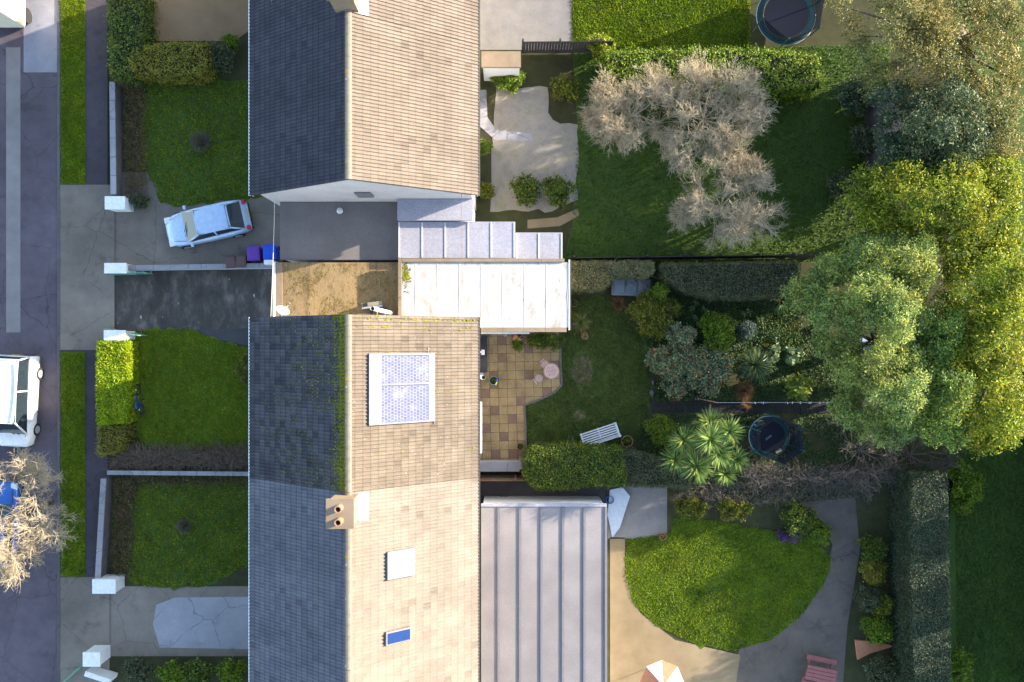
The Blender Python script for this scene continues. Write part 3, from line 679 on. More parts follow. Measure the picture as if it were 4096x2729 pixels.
# the two-pane skylight
sk = MB(); X0, X1 = -5.79, -3.31; Y0, Y1 = -3.39, -.50
f = MB()
slopebox(f, X0, X0+.45, Y0, Y1, .02, .13); slopebox(f, X1-.24, X1, Y0, Y1, .02, .10)
slopebox(f, X0+.45, X1-.24, Y1-.09, Y1, .02, .13); slopebox(f, X0+.45, X1-.24, Y0, Y0+.07, .02, .13); slopebox(f, X0+.45, X1-.24, (Y0+Y1)/2+.14, (Y0+Y1)/2+.22, .02, .14)
slopebox(f, X1-.26, X1-.235, Y1, Y1+.23, .03, .06); slopebox(f, X1-.02, X1, Y0-.12, Y0, .03, .06)
sk = part('skylight', f, M['frame_grey'], HA)
for a, b in (((Y0+Y1)/2+.225, Y1-.095), (Y0+.075, (Y0+Y1)/2+.135)):
    p = MB(); slopebox(p, X0+.455, X1-.245, a, b, .03, .09); part('pane', p, M['obscured'], sk)
# moss clumps along the tile joints of the street slope
n = 8500; s = np.clip(rng.beta(2.6, 1.0, n), .02, .985); rowq = np.round(s*18)/18 + rng.normal(0, .006, n)
s = np.where(rng.random(n) < .8, rowq, s); s = np.clip(s, .01, .985)
y = rng.uniform(-5.95, 1.02, n); y = np.where(rng.random(n) < .7, np.round(y/.15)*.15 + .005 + rng.normal(0, .012, n), y)
keep = (rng.random(n) < .16 + .84*np.clip((s-.80)/.17, 0, 1)**1.6 + .35*(y > .8)) & (lump(np.column_stack([s*6, y]), .5) > -.35 - .6*(s > .85))
s, y = s[keep], y[keep]; nv = np.array([-(ZR-ZE), 0, XR-XE0]); nv /= np.linalg.norm(nv)
C = np.column_stack([XE0 + (XR-XE0)*s, y, ZE + (ZR-ZE)*s]) + nv*.04
mo = MB()
for k in range(2): mo.leaves(C + rng.normal(0, .016, C.shape), .075, .045, Nrm=nv[None], flat=.75)
part('moss', mo, M['moss'], ra, kind='stuff')
mo = MB()
for (yy, k) in ((.88, 60), (.55, 30), (-.4, 8), (-2.1, 8), (-4.6, 8)):
    xx = rng.uniform(-6.3, -1.6, k)
    for x_ in xx:
        p = on_slope(x_, yy + rng.normal(0, .04), .03); mo.leaves(np.array([p])+rng.normal(0, .02, (4, 3)), .09, .05, Nrm=np.array([[.57, 0, .82]]), flat=.8)
part('moss', mo, M['moss'], rb, kind='stuff')
HB, _, _ = house('terraced_house', 'cream-roofed house below the mossy one, with a chimney and two small skylights', -13.0, -6.0, ('tile_south', 'tile_south_shade'), 'pale_brick', 'houses of the terrace')
chimney(HB, -6.6)
for (cx, cy, w, h, gm, nm) in ((-4.62, -9.15, 1.05, 1.15, 'white_trim', 'white closed rooflight'), (-4.72, -12.1, .95, .55, 'blue_paint', 'blue glazed rooflight')):
    f = MB(); slopebox(f, cx-w/2, cx+w/2, cy-h/2, cy+h/2, .02, .16); s_ = part('skylight', f, M['frame_grey' if gm == 'white_trim' else 'rib_dark'], HB, nm, bevel=.02)
    p = MB(); slopebox(p, cx-w/2+.06, cx+w/2-.06, cy-h/2+.06, cy+h/2-.06, .1, .172); part('pane', p, M['white_render'] if gm == 'white_trim' else flat('sky_glass', (.012, .035, .13), .4, spec=.1), s_)
HC, _, _ = house('terraced_house', 'plain cream-roofed house at the lower end of the terrace', -20.5, -13.01, ('tile_south', 'tile_south_shade'), 'pale_brick', 'houses of the terrace', gable0=True)
HD, _, _ = house('terraced_house', 'house with a pale gable end above the silver car and a plain sunlit roof', 6.40, 13.0, ('tile_north', 'tile_north_shade'), 'grey_render', 'houses of the upper row', gable0=True)
HE, _, _ = house('terraced_house', 'house at the upper edge of the picture with a chimney on its ridge', 13.01, 20.5, ('tile_north', 'tile_north_shade'), 'pale_brick', 'houses of the upper row', gable1=True)
chimney(HE, 13.6)
fl = MB(); fl.b2(-6.9, -6.2, 6.44, 6.50, 4.2, 5.2); part('vent_panel', fl, M['rib_dark'], HD)

# garage and extension of the house
def building(name, label, x0, x1, y0, y1, z, wall, roofm, cat='garage', group=None):
    t = thing(name, label, cat, ((x0+x1)/2, (y0+y1)/2, 0), group)
    w = MB(); w.b2(x0+.06, x1-.06, y0+.06, y1-.06, 0, z-.16); part('wall', w, M[wall], t)
    r = MB(); r.b2(x0, x1, y0, y1, z-.155, z); return t, part('roof', r, M[roofm], t)
ZG = 2.9
GA, gr = building('garage', 'flat-roofed garage with a stained mossy concrete roof beside the house', -11.0, -5.22, .95, 3.66, ZG, 'white_render', 'roof_concrete')
k = MB(); k.b2(-11.0, -10.69, .96, 3.65, ZG+.004, ZG+.06); part('roof_kerb', k, M['stone_coping'], gr)
k = MB(); k.b2(-11.12, -11.005, .9, 3.66, ZG-.22, ZG+.08); part('fascia', k, M['white_trim'], GA)
k = MB(); k.b2(-10.97, -10.92, 1.25, 3.4, .02, 2.2)
for i in range(6): k.b2(-10.99, -10.975, 1.3+i*.36, 1.3+i*.36+.3, .08, 2.12)
part('garage_door', k, M['white_trim'], GA)
ms = MB(); q = scatter([(-10.6, 1.15), (-5.4, 1.15), (-5.4, 3.6), (-10.6, 3.6)], 3600); q = q[(lump(q, .9, 1.0) + .5*lump(q, 4.0) > .12)]
ms.leaves(np.column_stack([q, np.full(len(q), ZG+.010)]), .055, .04, flat=.85); part('moss', ms, leafmat('dry_moss', (.10, .07, .02), (.24, .18, .05), transl=0, rough=.95), gr, kind='stuff')
ZX = 3.42
EX = thing('house_extension', 'white flat-roofed extension running from the house along the patio', 'extension', (-1.2, 2.2, 0))
w = MB(); w.b2(-5.05, 2.52, 1.12, 3.60, 0, ZX-.13); w.b2(-1.74, 2.52, .62, 1.118, 0, ZX-.13); part('wall', w, M['white_render'], EX)
r = MB(); r.b2(-5.05, 2.60, 1.06, 3.62, ZX-.125, ZX); r.b2(-1.48, 2.60, .62, 1.058, ZX-.125, ZX)
xr_ = part('roof', r, M['white_felt'], EX)
for i in range(8):
    x = -4.42 + i*1.0; y0_ = .64 if x > -1.4 else 1.08; sm = MB()
    sm.tube([(x, y0_, ZX+.002), (x+rng.normal(0, .01), 2.0, ZX+.004), (x, 3.58, ZX+.002)], [.011, .013, .011], 6); part('roof_seam', sm, M['white_render'], xr_)
sm = MB(); sm.tube([(.45, 2.62, ZX), (1.4, 2.64, ZX+.004), (2.5, 2.62, ZX)], .014, 6); part('roof_seam', sm, M['white_render'], xr_)
def coping(mb, x0, x1, y0, y1, z0, z1, along):
    a, b = (x0, x1) if along == 'x' else (y0, y1); n = max(1, round((b-a)/1.02))
    for i in range(n):
        p, q = a+(b-a)*i/n+.004, a+(b-a)*(i+1)/n-.004
        if along == 'x': mb.b2(p, q, y0, y1, z0, z1)
        else: mb.b2(x0, x1, p, q, z0, z1)
for run in ((-5.22, -5.06, 1.08, 3.78, ZX-.12, ZX+.09, 'y'), (-5.05, 2.40, 3.625, 3.78, ZX-.12, ZX+.09, 'x'), (-1.42, 2.50, .41, .615, ZX-.12, ZX+.09, 'x')): cp = MB(); coping(cp, *run); part('coping', cp, M['stone_coping'], EX, bevel=.01)
k = MB(); k.b2(-1.42, .80, .33, .405, ZX-.34, ZX-.06); part('fascia', k, M['white_trim'], EX)
k = MB(); k.tube([(2.655, .5, ZX-.08), (2.655, 3.74, ZX-.08)], .06, 8); part('gutter', k, M['gutter_black'], EX)
k = MB(); k.b2(2.605, 2.64, .5, 3.74, ZX-.2, ZX+.03); part('eaves_board', k, M['white_trim'], EX)
ms = MB(); q = rng.normal(0, 1, (160, 2))*np.array([.10, .28]) + np.array([-4.86, 3.05]); q = q[(q[:, 0] > -5.02) & (q[:, 1] < 3.6)]
ms.leaves(np.column_stack([q, np.full(len(q), ZX+.02)]), .09, .07, flat=.85); part('moss', ms, M['moss'], xr_, kind='stuff')
k = MB(); k.b2(2.52, 2.56, 1.4, 2.9, 1.0, 2.1); part('window', k, M['white_trim'], EX)
k = MB(); k.b2(2.565, 2.58, 1.46, 2.84, 1.06, 2.04); part('pane', k, M['glass_dark'], [c for c in EX.children if c.name.startswith('window')][0])

# north neighbour's garage and extensions
GN, _ = building('garage', 'long grey felt-roofed garage below the pale gable end', -10.85, -5.30, 3.80, 6.50, 2.75, 'white_render', 'grey_felt')
gp = MB(); gp.tube([(-8.0, 6.05, 2.7), (-8.0, 6.05, 2.98)], .09, 12); gp.ball((-8.0, 6.05, 3.0), (.15, .15, .06)); part('roof_vent', gp, M['steel'], GN)
N1, _ = building('house_extension', 'pale lean-to with a smooth white roof against the gable end', -5.25, -1.78, 5.52, 6.50, 3.55, 'white_render', 'pale_sheet', 'extension')
N2, _ = building('house_extension', 'white sheet-roofed extension alongside the red-bordered boundary wall', -5.25, .15, 3.82, 5.50, 3.30, 'white_render', 'pale_sheet', 'extension')
N2['label'] = 'wide white sheet-roofed extension next to the long white roof'
N3, _ = building('garden_room', 'small low pale-roofed room at the end of the white extensions', .17, 2.35, 3.82, 5.05, 2.95, 'white_render', 'pale_sheet', 'extension')
for t_, (x0, x1, y0, y1, z) in ((N2, (-5.2, .1, 3.86, 5.46, 3.30)), (N3, (.2, 2.3, 3.86, 5.0, 2.95))):
    n = max(2, int((x1-x0)/.9)); rf_ = [c for c in t_.children if c.name.startswith('roof')][0]
    for i in range(n+1): x = x0+(x1-x0)*i/n; k = MB(); k.b2(x-.02, x+.02, y0, y1, z+.003, z+.03); part('roof_seam', k, M['white_render'], rf_)
N4, _ = building('lean_to', 'small cream-roofed lean-to above the mossy paving', -1.45, .42, 13.0, 13.75, 2.2, 'white_render', 'stone_coping', 'outbuilding')
# south neighbour's garden room with a ribbed roof
zs = 2.85
S1, rf = building('garden_room', 'large garden room with a dark-ribbed pale sheet roof', -1.44, 4.42, -20.0, -7.72, zs, 'white_render', 'ribbed_sheet', 'extension')
for i in range(6):
    x = -.62 + i*1.0; k = MB(); k.b2(x-.055, x+.055, -19.98, -7.75, zs+.003, zs+.05); part('roof_rib', k, M['rib_dark'], rf)
k = MB(); k.b2(-1.44, 4.42, -7.715, -7.60, zs-.14, zs+.05); part('fascia', k, M['pale_sheet'], S1)
k = MB(); k.b2(-1.40, .9, -20, -16.9, zs+.09, zs+.35); part('roof_hatch', k, M['stone_coping'], rf)

# ------------------------------------------------------------------ roof-side fittings
t = thing('satellite_dish', 'white satellite dish on the gable corner above the garage roof', 'satellite dish', (-10.55, 1.12, 4.2))
cen = Vector(P(1128, 1247, 4.4)); ax = Vector((.55, .75, .40)).normalized(); q = ax.to_track_quat('Z', 'Y').to_matrix()
d = MB(); vs = []; NR, NA = 5, 20
for i in range(NR+1):
    rr = .36*i/NR
    for j in range(NA):
        a = 2*math.pi*j/NA; vs.append(tuple(cen + q @ Vector((rr*.85*math.cos(a), rr*math.sin(a), rr*rr*.6))))
d.add(vs, [(i*NA+j, i*NA+(j+1) % NA, (i+1)*NA+(j+1) % NA, (i+1)*NA+j) for i in range(NR) for j in range(NA)])
o = part('dish', d, M['dish_white'], t, smooth=True); so_ = o.modifiers.new('thick', 'SOLIDIFY'); so_.thickness = .015
hd = cen + ax*.48 + Vector((.12, -.02, 0)); k = MB(); k.tube([cen - ax*.02 - Vector((0, 0, .3)), cen + ax*.2 - Vector((0, 0, .28)), hd], .014, 6); part('arm', k, M['steel'], t)
k = MB(); k.tube([hd + ax*.05, hd - ax*.07], [.05, .03], 10); part('receiver', k, M['rib_dark'], t)
k = MB(); k.tube([cen - ax*.03, cen - ax*.12, (cen.x-.05, .93, 4.2)], .022, 8); part('bracket', k, M['steel'], t)
t = thing('flue_pipe', 'tall white flue pipe standing against the gable above the concrete roof', 'flue', (-5.6, 1.3, ZG))
k = MB(); k.tube([(-5.6, 1.30, ZG+.0), (-5.6, 1.30, 8.05)], .088, 16, caps=False); k.tube([(-5.6, 1.30, 8.04), (-5.6, 1.30, 4)], .078, 16, caps=False); part('pipe', k, M['white_trim'], t, smooth=True)
k = MB()
for z in (4.2, 5.4, 6.6): k.tube([(-5.6, 1.30, z), (-5.6, 1.30, z+.06)], .098, 16)
part('collar', k, M['steel'], t)
k = MB()
for z in (4.8, 6.9): k.bar((-5.6, 1.25, z), (-5.6, .93, z), .03, .03)
part('bracket', k, M['steel'], t)
k = MB(); k.tube([(-5.6, 1.30, 7.9), (-5.6, 1.30, 7.92)], .077, 16); part('dark_plug', k, M['black_plastic'], t)  # dark disc closing the pipe just below its top
# weathered board with a black box, lying on the concrete roof
c0 = Vector(P(1490, 1222, 3.05))
t = thing('roof_bench', 'weathered board with a black box lying on the concrete garage roof', 'board', (c0.x, c0.y, ZG), rz=R(7))
k = MB(); k.box((0, .06, .30), (.96, .17, .045)); part('board', k, M['weathered_wood'], t, local=True, bevel=.006)
k = MB(); k.box((0, -.08, .28), (.96, .08, .05)); part('metal_edge', k, M['steel'], t, local=True)
k = MB(); k.box((-.28, .06, .39), (.20, .14, .12)); part('black_box', k, M['black_plastic'], t, local=True, bevel=.01)
k = MB(); k.box((-.1, -.26, .12), (.10, .34, .05)); k.box((.3, -.2, .15), (.75, .06, .05)); part('batten', k, M['timber_dark'], t, local=True)
for sx in (-.4, .4): k = MB(); k.box((sx, 0, .1385), (.06, .24, .275)); part('leg', k, M['timber_dark'], t, local=True)
tm = MB(); tm.box((0, 0, .10), (.028, .15, .2), M=Matrix.Rotation(R(16), 3, 'Y')); proto = None
for i in range(9):
    x_ = P(1432 + i*7.4, 1250, ZG+.1); lab = 'spare roof tile leaning in the row against the gable wall'
    if proto is None:
        proto = solo('spare_tile', tm, M['stone_coping'], lab, 'roof tile', 'spare roof tiles by the gable wall', loc=(0, 0, 0)); o = proto
    else:
        o = proto.copy(); COL.objects.link(o)
    o.location = (x_[0], 1.20, ZG+.008); o.rotation_euler = (0, 0, R(rng.uniform(-8, 8)))
k = MB(); a, b = Vector((XE0+.87, 1.0, 4.9)), Vector(P(1084, -60, 6.0)); k.tube([a.lerp(b, i/10) - Vector((0, 0, 1.2*math.sin(math.pi*i/10)*.5)) for i in range(11)], .012, 5)
solo('overhead_cable', k, M['cable'], 'pale overhead cable crossing above the bins and driveway', 'cable')
k = MB(); a, b = Vector((-2.18, 1.1, 5.1)), Vector((-2.4, 24, 7)); k.tube([a, a.lerp(b, .12) - Vector((-.02, 0, .2)), a.lerp(b, .5) - Vector((0, 0, .8)), b], .010, 5)
solo('overhead_cable', k, M['cable_brown'], 'thin brown cable crossing above the long white roof', 'cable')
# garden-side wall fittings
t = thing('boiler_flue', 'white boiler flue with an upturned mouth on the garden wall', 'flue', (-1.5, -1.62, 4.4))
k = MB(); k.tube([(-1.78, -1.62, 4.4), (-1.34, -1.62, 4.4), (-1.29, -1.62, 4.42), (-1.27, -1.62, 4.5)], .085, 14, caps=False); k.tube([(-1.27, -1.62, 4.5), (-1.27, -1.62, 4.62)], [.1, .11], 14, caps=False); part('pipe', k, M['white_trim'], t)
k = MB(); k.tube([(-1.27, -1.62, 4.505), (-1.27, -1.62, 4.52)], .08, 14); part('mouth', k, M['black_plastic'], t)
t = thing('wall_lamp', 'small pale floodlight on the garden wall above the slate step', 'lamp', (-1.6, -.51, 3.0))
k = MB(); k.box((-1.62, -.51, 3.0), (.34, .05, .05)); part('arm', k, M['white_trim'], t)
k = MB(); k.box((-1.36, -.53, 2.96), (.16, .24, .09)); part('lamp_head', k, M['pale_sheet'], t, bevel=.015)
t = thing('awning', 'narrow white awning box along the back wall above the patio', 'awning', (-1.55, -4.1, 2.7))
k = MB(); k.b2(-1.80, -1.43, -5.25, -2.85, 2.62, 2.78); part('housing', k, M['white_trim'], t, bevel=.02)
k = MB(); k.b2(-1.43, -1.40, -5.24, -2.86, 2.60, 2.66); part('front_bar', k, M['steel'], t)
k = MB(); k.lathe([(.0, 0), (.12, 0), (.13, .3), (.10, .34), (0, .34)], P(1926, 1500, 0), 16); solo('water_butt', k, M['tarp'], 'small pale tub standing at the foot of the back wall', 'tub')

# ------------------------------------------------------------------ plants: builders
def unit(n, up=-.25):
    d = rng.normal(size=(n, 3)); d /= np.linalg.norm(d, axis=1, keepdims=True); d[:, 2] = np.where(d[:, 2] < up, -d[:, 2], d[:, 2]); return d
def crown(blobs, ncl, per, spread, Ln, Wd, flat_=.45, up=-.25, shell=.45, vert=.8, holes=None):
    B = np.array([b[:4] for b in blobs], float); w = B[:, 3]**2; w /= w.sum()
    i = rng.choice(len(B), ncl, p=w); d = unit(ncl, up)
    rad = B[i, 3] * (1 - shell * rng.random(ncl)**1.7) * (1 + .16*np.sin(d[:, 0]*5+i) * np.sin(d[:, 1]*6+2*i))
    c = B[i, :3] + d * rad[:, None] * np.array([1, 1, vert])
    if holes:
        for (hx, hy, hr) in holes:
            px = c[:, 0]*CAM_H/(CAM_H-c[:, 2]); py = c[:, 1]*CAM_H/(CAM_H-c[:, 2])
            k = ((px-hx)**2 + (py-hy)**2 > hr*hr); c, d = c[k], d[k]
    C = np.repeat(c, per, 0) + rng.normal(0, 1, (len(c)*per, 3)) * spread * np.array([1, 1, .6])
    C[:, 2] = np.maximum(C[:, 2], .03)
    N_ = np.repeat(d*.55 + np.array([[0, 0, .6]]), per, 0)
    return MB().leaves(C, Ln, Wd, N_ / np.linalg.norm(N_, axis=1, keepdims=True), flat=flat_)
def limbs(base, blobs, r, mb=None, n=14):
    mb = mb or MB(); b0 = Vector(base); top = Vector((0, 0, 0))
    for b in blobs: top += Vector(b[:3])
    top /= len(blobs); fork = b0.lerp(top, .45); fork.z = b0.z + (top.z-b0.z)*.45
    k1 = b0.lerp(fork, .5) + Vector((rng.normal(0, .08), rng.normal(0, .08), 0)) * (top.z-b0.z) * .3
    mb.tube([b0, k1, fork], [r, r*.82, r*.66], 9)
    for b in blobs[:n]:
        e = Vector(b[:3]); mid = fork.lerp(e, .5) + Vector((rng.normal(0, .1), rng.normal(0, .1), .12*e.z*.3))
        mb.tube([fork, mid, e + Vector((0, 0, b[3]*.5))], [r*.5, r*.3, r*.08], 6)
    return mb
def tree(name, label, base, blobs, ncl, per, spread, Ln, Wd, leaf, r=.16, group=None, bark='bark', cat='tree', **kw):
    t = thing(name, label, cat, base, group)
    part('trunk', limbs(base, blobs, r), M[bark], t, smooth=True)
    part('crown', crown(blobs, ncl, per, spread, Ln, Wd, **kw), L[leaf], t); return t
def shrub(name, label, tx, ty, rT, h, leaf, ncl=260, per=14, Ln=.09, Wd=.05, group=None, core=True, ry=None, cat='shrub', bark='twig_brown', spread=.07, z0=0.0, twigs=0, **kw):
    b = P(tx, ty, 0); zc = h*.55; R_ = rT * (CAM_H-zc)/FPX; Ry = (ry or rT) * (CAM_H-zc)/FPX
    c = P(tx, ty, zc); t = thing(name, label, cat, (c[0], c[1], z0), group); blobs = []
    for i in range(11):
        a = i*2.39996 + rng.uniform(-.25, .25); k = math.sqrt((i+.3)/11)*.80
        rr = min(R_, Ry)*rng.uniform(.30, .46)
        zt = h*(1 - .45*k*k)*rng.uniform(.78, 1.04)
        blobs.append((c[0]+R_*k*math.cos(a), c[1]+Ry*k*math.sin(a), z0+max(zt-rr*.7, h*.3), rr))
    part('foliage', crown(blobs, int(ncl*.8), per, spread, Ln*1.1, Wd*1.1, **kw), L[leaf], t)
    st = MB()
    for bl in blobs: st.tube([(c[0]+rng.normal(0, .04), c[1]+rng.normal(0, .04), z0), (c[0]*.5+bl[0]*.5, c[1]*.5+bl[1]*.5, z0+bl[2]*.5), (bl[0], bl[1], bl[2]+bl[3]*.3)], [.03, .022, .008], 5)
    if twigs:
        d = unit(twigs, .05); A = np.array([[c[0], c[1], z0+h*.35]]) + d*np.array([[R_, Ry, h*.4]])*.35
        E_ = np.array([[c[0], c[1], z0+h*.35]]) + d*np.array([[R_, Ry, h*.68]])*rng.uniform(.8, 1.05, (twigs, 1)); st.segs(A, E_, .011, .004, 3)
    part('stems', st, M[bark], t)
    if core: k = MB(); k.ball((c[0], c[1], z0+h*.36), (R_*.5, Ry*.5, h*.3)); part('twig_shade_core', k, M['core'], t)
    return t
def hedge(name, label, top, z, leaf, n, Ln=.08, Wd=.05, group=None, core='core', zfun=None, flat_=.55, inset=.10, fuzz=.05, twig=0, batter=.0):
    """clipped hedge; top = outline in photo pixels at the height of its top"""
    pl = PL(top, z); 
    if area(pl) < 0: pl = pl[::-1]
    a = np.array(pl); cx, cy = a.mean(0); t = thing(name, label, 'hedge', (cx, cy, 0), group)
    per = [np.linalg.norm(a[i]-a[i-1]) for i in range(len(a))]; Ssides = sum(per)*z; Atop = abs(area(pl))
    nt_ = int(n*Atop/(Atop+Ssides*.8)); p = scatter(pl, nt_)
    zz = z + fuzz*1.2*lump(p, 1.6) + rng.normal(0, fuzz, nt_)
    if zfun is not None: zz = zz * zfun(p)
    f = MB(); f.leaves(np.column_stack([p, zz]), Ln, Wd, flat=flat_)
    for i in range(len(a)):
        k = int((n-nt_)*per[i]/sum(per)); u = rng.random(k)[:, None]; q = a[i-1]*(1-u) + a[i]*u
        e = (a[i]-a[i-1])/(per[i]+1e-9); nr = np.array([e[1], -e[0]])
        zq = z*rng.random(k)**.8
        if zfun is not None: zq = zq*zfun(q)
        q = q + nr*(rng.normal(0, fuzz, k) + batter*(zq/z-1)*-1 + fuzz*lump(np.column_stack([q.sum(1), zq]), 2.0))[:, None]
        f.leaves(np.column_stack([q, zq]), Ln, Wd, np.tile([[nr[0]*.8, nr[1]*.8, .45]], (k, 1)), flat=.45)
    part('foliage', f, L[leaf], t)
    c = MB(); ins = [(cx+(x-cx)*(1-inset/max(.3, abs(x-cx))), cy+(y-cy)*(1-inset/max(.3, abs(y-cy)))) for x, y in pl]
    c.prism(ins, 0, z*(1 if zfun is None else .8)-.10); part('twig_shade_core', c, M[core], t)
    if twig:
        p = scatter(pl, twig); d = rng.normal(size=(twig, 3))*.22; d[:, 2] = abs(d[:, 2])*.3
        A = np.column_stack([p, np.full(twig, z+.01)]); k = MB(); k.segs(A, A+d, .009, .004, 3); k.segs(A+d, A+d+rng.normal(size=(twig, 3))*np.array([.12, .12, .03]), .005, .003, 3); part('stray_twigs', k, M['twig'], t, kind='stuff')
    return t
def branching(base, targets_dir, length, r, depth, spread=.55, shrink=.72, up=.10, kids=3, wig=.12):
    A, B, ra, rb = [], [], [], []
    def go(p, d, ln, r_, dep):
        n = 3; q = p
        for i in range(n):
            d = (d + Vector(rng.normal(0, wig, 3)) + Vector((0, 0, up*.15))).normalized(); e = q + d*ln/n
            A.append(tuple(q)); B.append(tuple(e)); ra.append(r_*(1-.3*i/n)); rb.append(r_*(1-.3*(i+1)/n)); q = e
            if dep > 0 and i > 0 and rng.random() < .75:
                s = (d + Vector(rng.normal(0, spread, 3))).normalized(); go(q, s, ln*shrink*rng.uniform(.6, 1), r_*.5, dep-1)
        if dep > 0:
            for k in range(kids-1):
                s = (d + Vector(rng.normal(0, spread*.8, 3))).normalized(); go(q, s, ln*shrink*rng.uniform(.75, 1.05), r_*.62, dep-1)
    for d in targets_dir: go(Vector(base), Vector(d).normalized(), length, r, depth)
    return A, B, ra, rb
def bare_tree(name, label, base, dirs, length, r, depth, barkm, trunk_h=0.0, trunk_r=.1, group=None, cat='tree', rmin=.006, fuzz=0, fl=.3, **kw):
    t = thing(name, label, cat, base, group); b = Vector(base); top = b + Vector((0, 0, trunk_h))
    if trunk_h: k = MB(); k.tube([b, b.lerp(top, .5)+Vector((.04, .03, 0)), top], [trunk_r, trunk_r*.85, trunk_r*.7], 9); part('trunk', k, M['bark'], t, smooth=True)
    A, B, ra, rb = branching(top, dirs, length, r, depth, **kw)
    k = MB(); k.segs(A, B, np.maximum(ra, rmin), np.maximum(rb, rmin*.8), 4)
    part('branches', k, M[barkm], t)
    if fuzz:
        Bn = np.array(B); thin = np.where(np.array(rb) < .012)[0]; i = rng.choice(thin, fuzz); An = np.array(A)[i]
        d = Bn[i] - An; d /= np.linalg.norm(d, axis=1, keepdims=True) + 1e-9; d = d + rng.normal(0, .75, d.shape); d[:, 2] += .35; d /= np.linalg.norm(d, axis=1, keepdims=True)
        S = Bn[i]; E1 = S + d*fl*rng.uniform(.4, 1.1, (fuzz, 1)); d2 = d + rng.normal(0, .5, d.shape); k = MB(); k.segs(S, E1, .0055, .0035, 3)
        k.segs(S + (E1-S)*.5, S + (E1-S)*.5 + d2*fl*.45, .004, .003, 3); part('twigs', k, M[barkm], t)
    return t
def rosette(name, label, tx, ty, z, rad, n, leaf, w=.04, cat='plant', zb=0.0, group=None, tilt=.5, droop=.12, parent=None, partname='leaves', c=None):
    c = c or P(tx, ty, z); a = rng.uniform(0, 2*math.pi, n); el = rng.beta(1.2, 1.6, n)*1.35 - .15
    ln = rad*rng.uniform(.75, 1.1, n)
    d = np.column_stack([np.cos(a)*np.cos(el), np.sin(a)*np.cos(el), np.sin(el)]); B = np.array([c]) + d*.05
    T = np.array([c]) + d*ln[:, None]; T[:, 2] -= (np.cos(el)**2)*rad*.18; T[:, 2] = np.maximum(T[:, 2], .04)
    mb = MB().blades(B, T, w, droop=droop)
    if parent is not None: return part(partname, mb, L[leaf], parent)
    return solo(name, mb, L[leaf], label, cat, group)

# ------------------------------------------------------------------ front garden
hedge('privet_hedge', 'golden privet hedge along the pavement, brightly sunlit at one end', [(388, 1366), (508, 1364), (511, 1480), (513, 1600), (508, 1690), (390, 1700), (384, 1560)], 1.12, 'golden', 22000, .095, .06, core='core_gold', fuzz=.035, batter=-.0)
hedge('privet_hedge', 'thin yellowing privet hedge at the lower corner of the front garden', [(390, 1706), (505, 1702), (500, 1760), (480, 1800), (455, 1815), (388, 1820)], .95, 'golden_low', 3600, .08, .045, core='core_gold', fuzz=.07)
def pier(name, label, x0, y0, x1, y1, z, m='white_render'):
    t = thing(name, label, 'gate pier', P((x0+x1)/2, (y0+y1)/2, 0)); a = P(x0, y1, z); b = P(x1, y0, z)
    k = MB(); k.b2(a[0]+.04, b[0]-.04, a[1]+.04, b[1]-.04, 0, z-.09); part('pier', k, M[m], t)
    k = MB(); k.b2(a[0], b[0], a[1], b[1], z-.088, z); part('coping', k, M['white_trim'], t, bevel=.02); return t
pier('gate_pier', 'white gate pier lit by the sun at the end of the golden hedge', 414, 1321, 502, 1362, 1.12)
pier('gate_pier', 'white gate pier at the top corner of the dark driveway', 416, 1052, 505, 1094, 1.12)
def gate(name, label, A, B, h=1.05, n=11):
    A, B = Vector(A), Vector(B); t = thing(name, label, 'gate', tuple(A)); k = MB()
    for z in (.08, h*.5, h): k.bar(A + Vector((0, 0, z)), B + Vector((0, 0, z)), .03, .035)
    for p in (A, B): k.bar(p + Vector((0, 0, .03)), p + Vector((0, 0, h+.06)), .04, .04)
    part('frame', k, M['gate_green'], t); k = MB()
    for i in range(1, n): p = A.lerp(B, i/n); k.tube([p + Vector((0, 0, .1)), p + Vector((0, 0, h-.02))], .013, 6)
    part('bars', k, M['gate_green'], t); k = MB(); p = A.lerp(B, .93); k.box((p.x, p.y, h*.55), (.1, .06, .05)); part('latch', k, M['steel'], t)
gate('metal_gate', 'pale green metal gate standing open against the golden hedge', P(461, 1318), P(592, 1343))
gate('metal_gate', 'dull green metal gate standing open along the boundary wall', P(461, 1101), P(612, 1096))
def wall(name, label, A, B, w, h, m='kerb', cap='pale_concrete'):
    A, B = Vector(A), Vector(B); t = thing(name, label, 'wall', tuple((A+B)/2)); k = MB(); k.bar(A + Vector((0, 0, (h-.06)/2)), B + Vector((0, 0, (h-.06)/2)), w, h-.06); part('wall', k, M[m], t)
    k = MB(); n = max(1, round((B-A).length/.9))
    for i in range(n): k.bar(A.lerp(B, (i+.01)/n) + Vector((0, 0, h-.028)), A.lerp(B, (i+.99)/n) + Vector((0, 0, h-.028)), w+.05, .06)
    part('coping', k, M[cap], t); return t
wall('garden_wall', 'low pale wall between the two driveways', P(505, 1078), P(1128, 1068), .18, .85, 'grey_render')
wall('garden_wall', 'pale front wall beside the pavement, above the silver car', P(476, 345), P(481, 788), .22, .7)
wall('garden_wall', 'pale front wall beside the pavement of the lower front garden', P(442, 1905), P(418, 2318), .22, .7)
wall('garden_wall', 'low pale wall below the dead brushwood bed', P(450, 1884), P(1160, 1890), .16, .55)
pier('gate_pier', 'rounded white pier at the foot of the upper front wall', 418, 785, 500, 838, 1.0)
pier('gate_pier', 'rounded white pier at the foot of the lower front wall', 368, 2318, 462, 2376, 1.0)
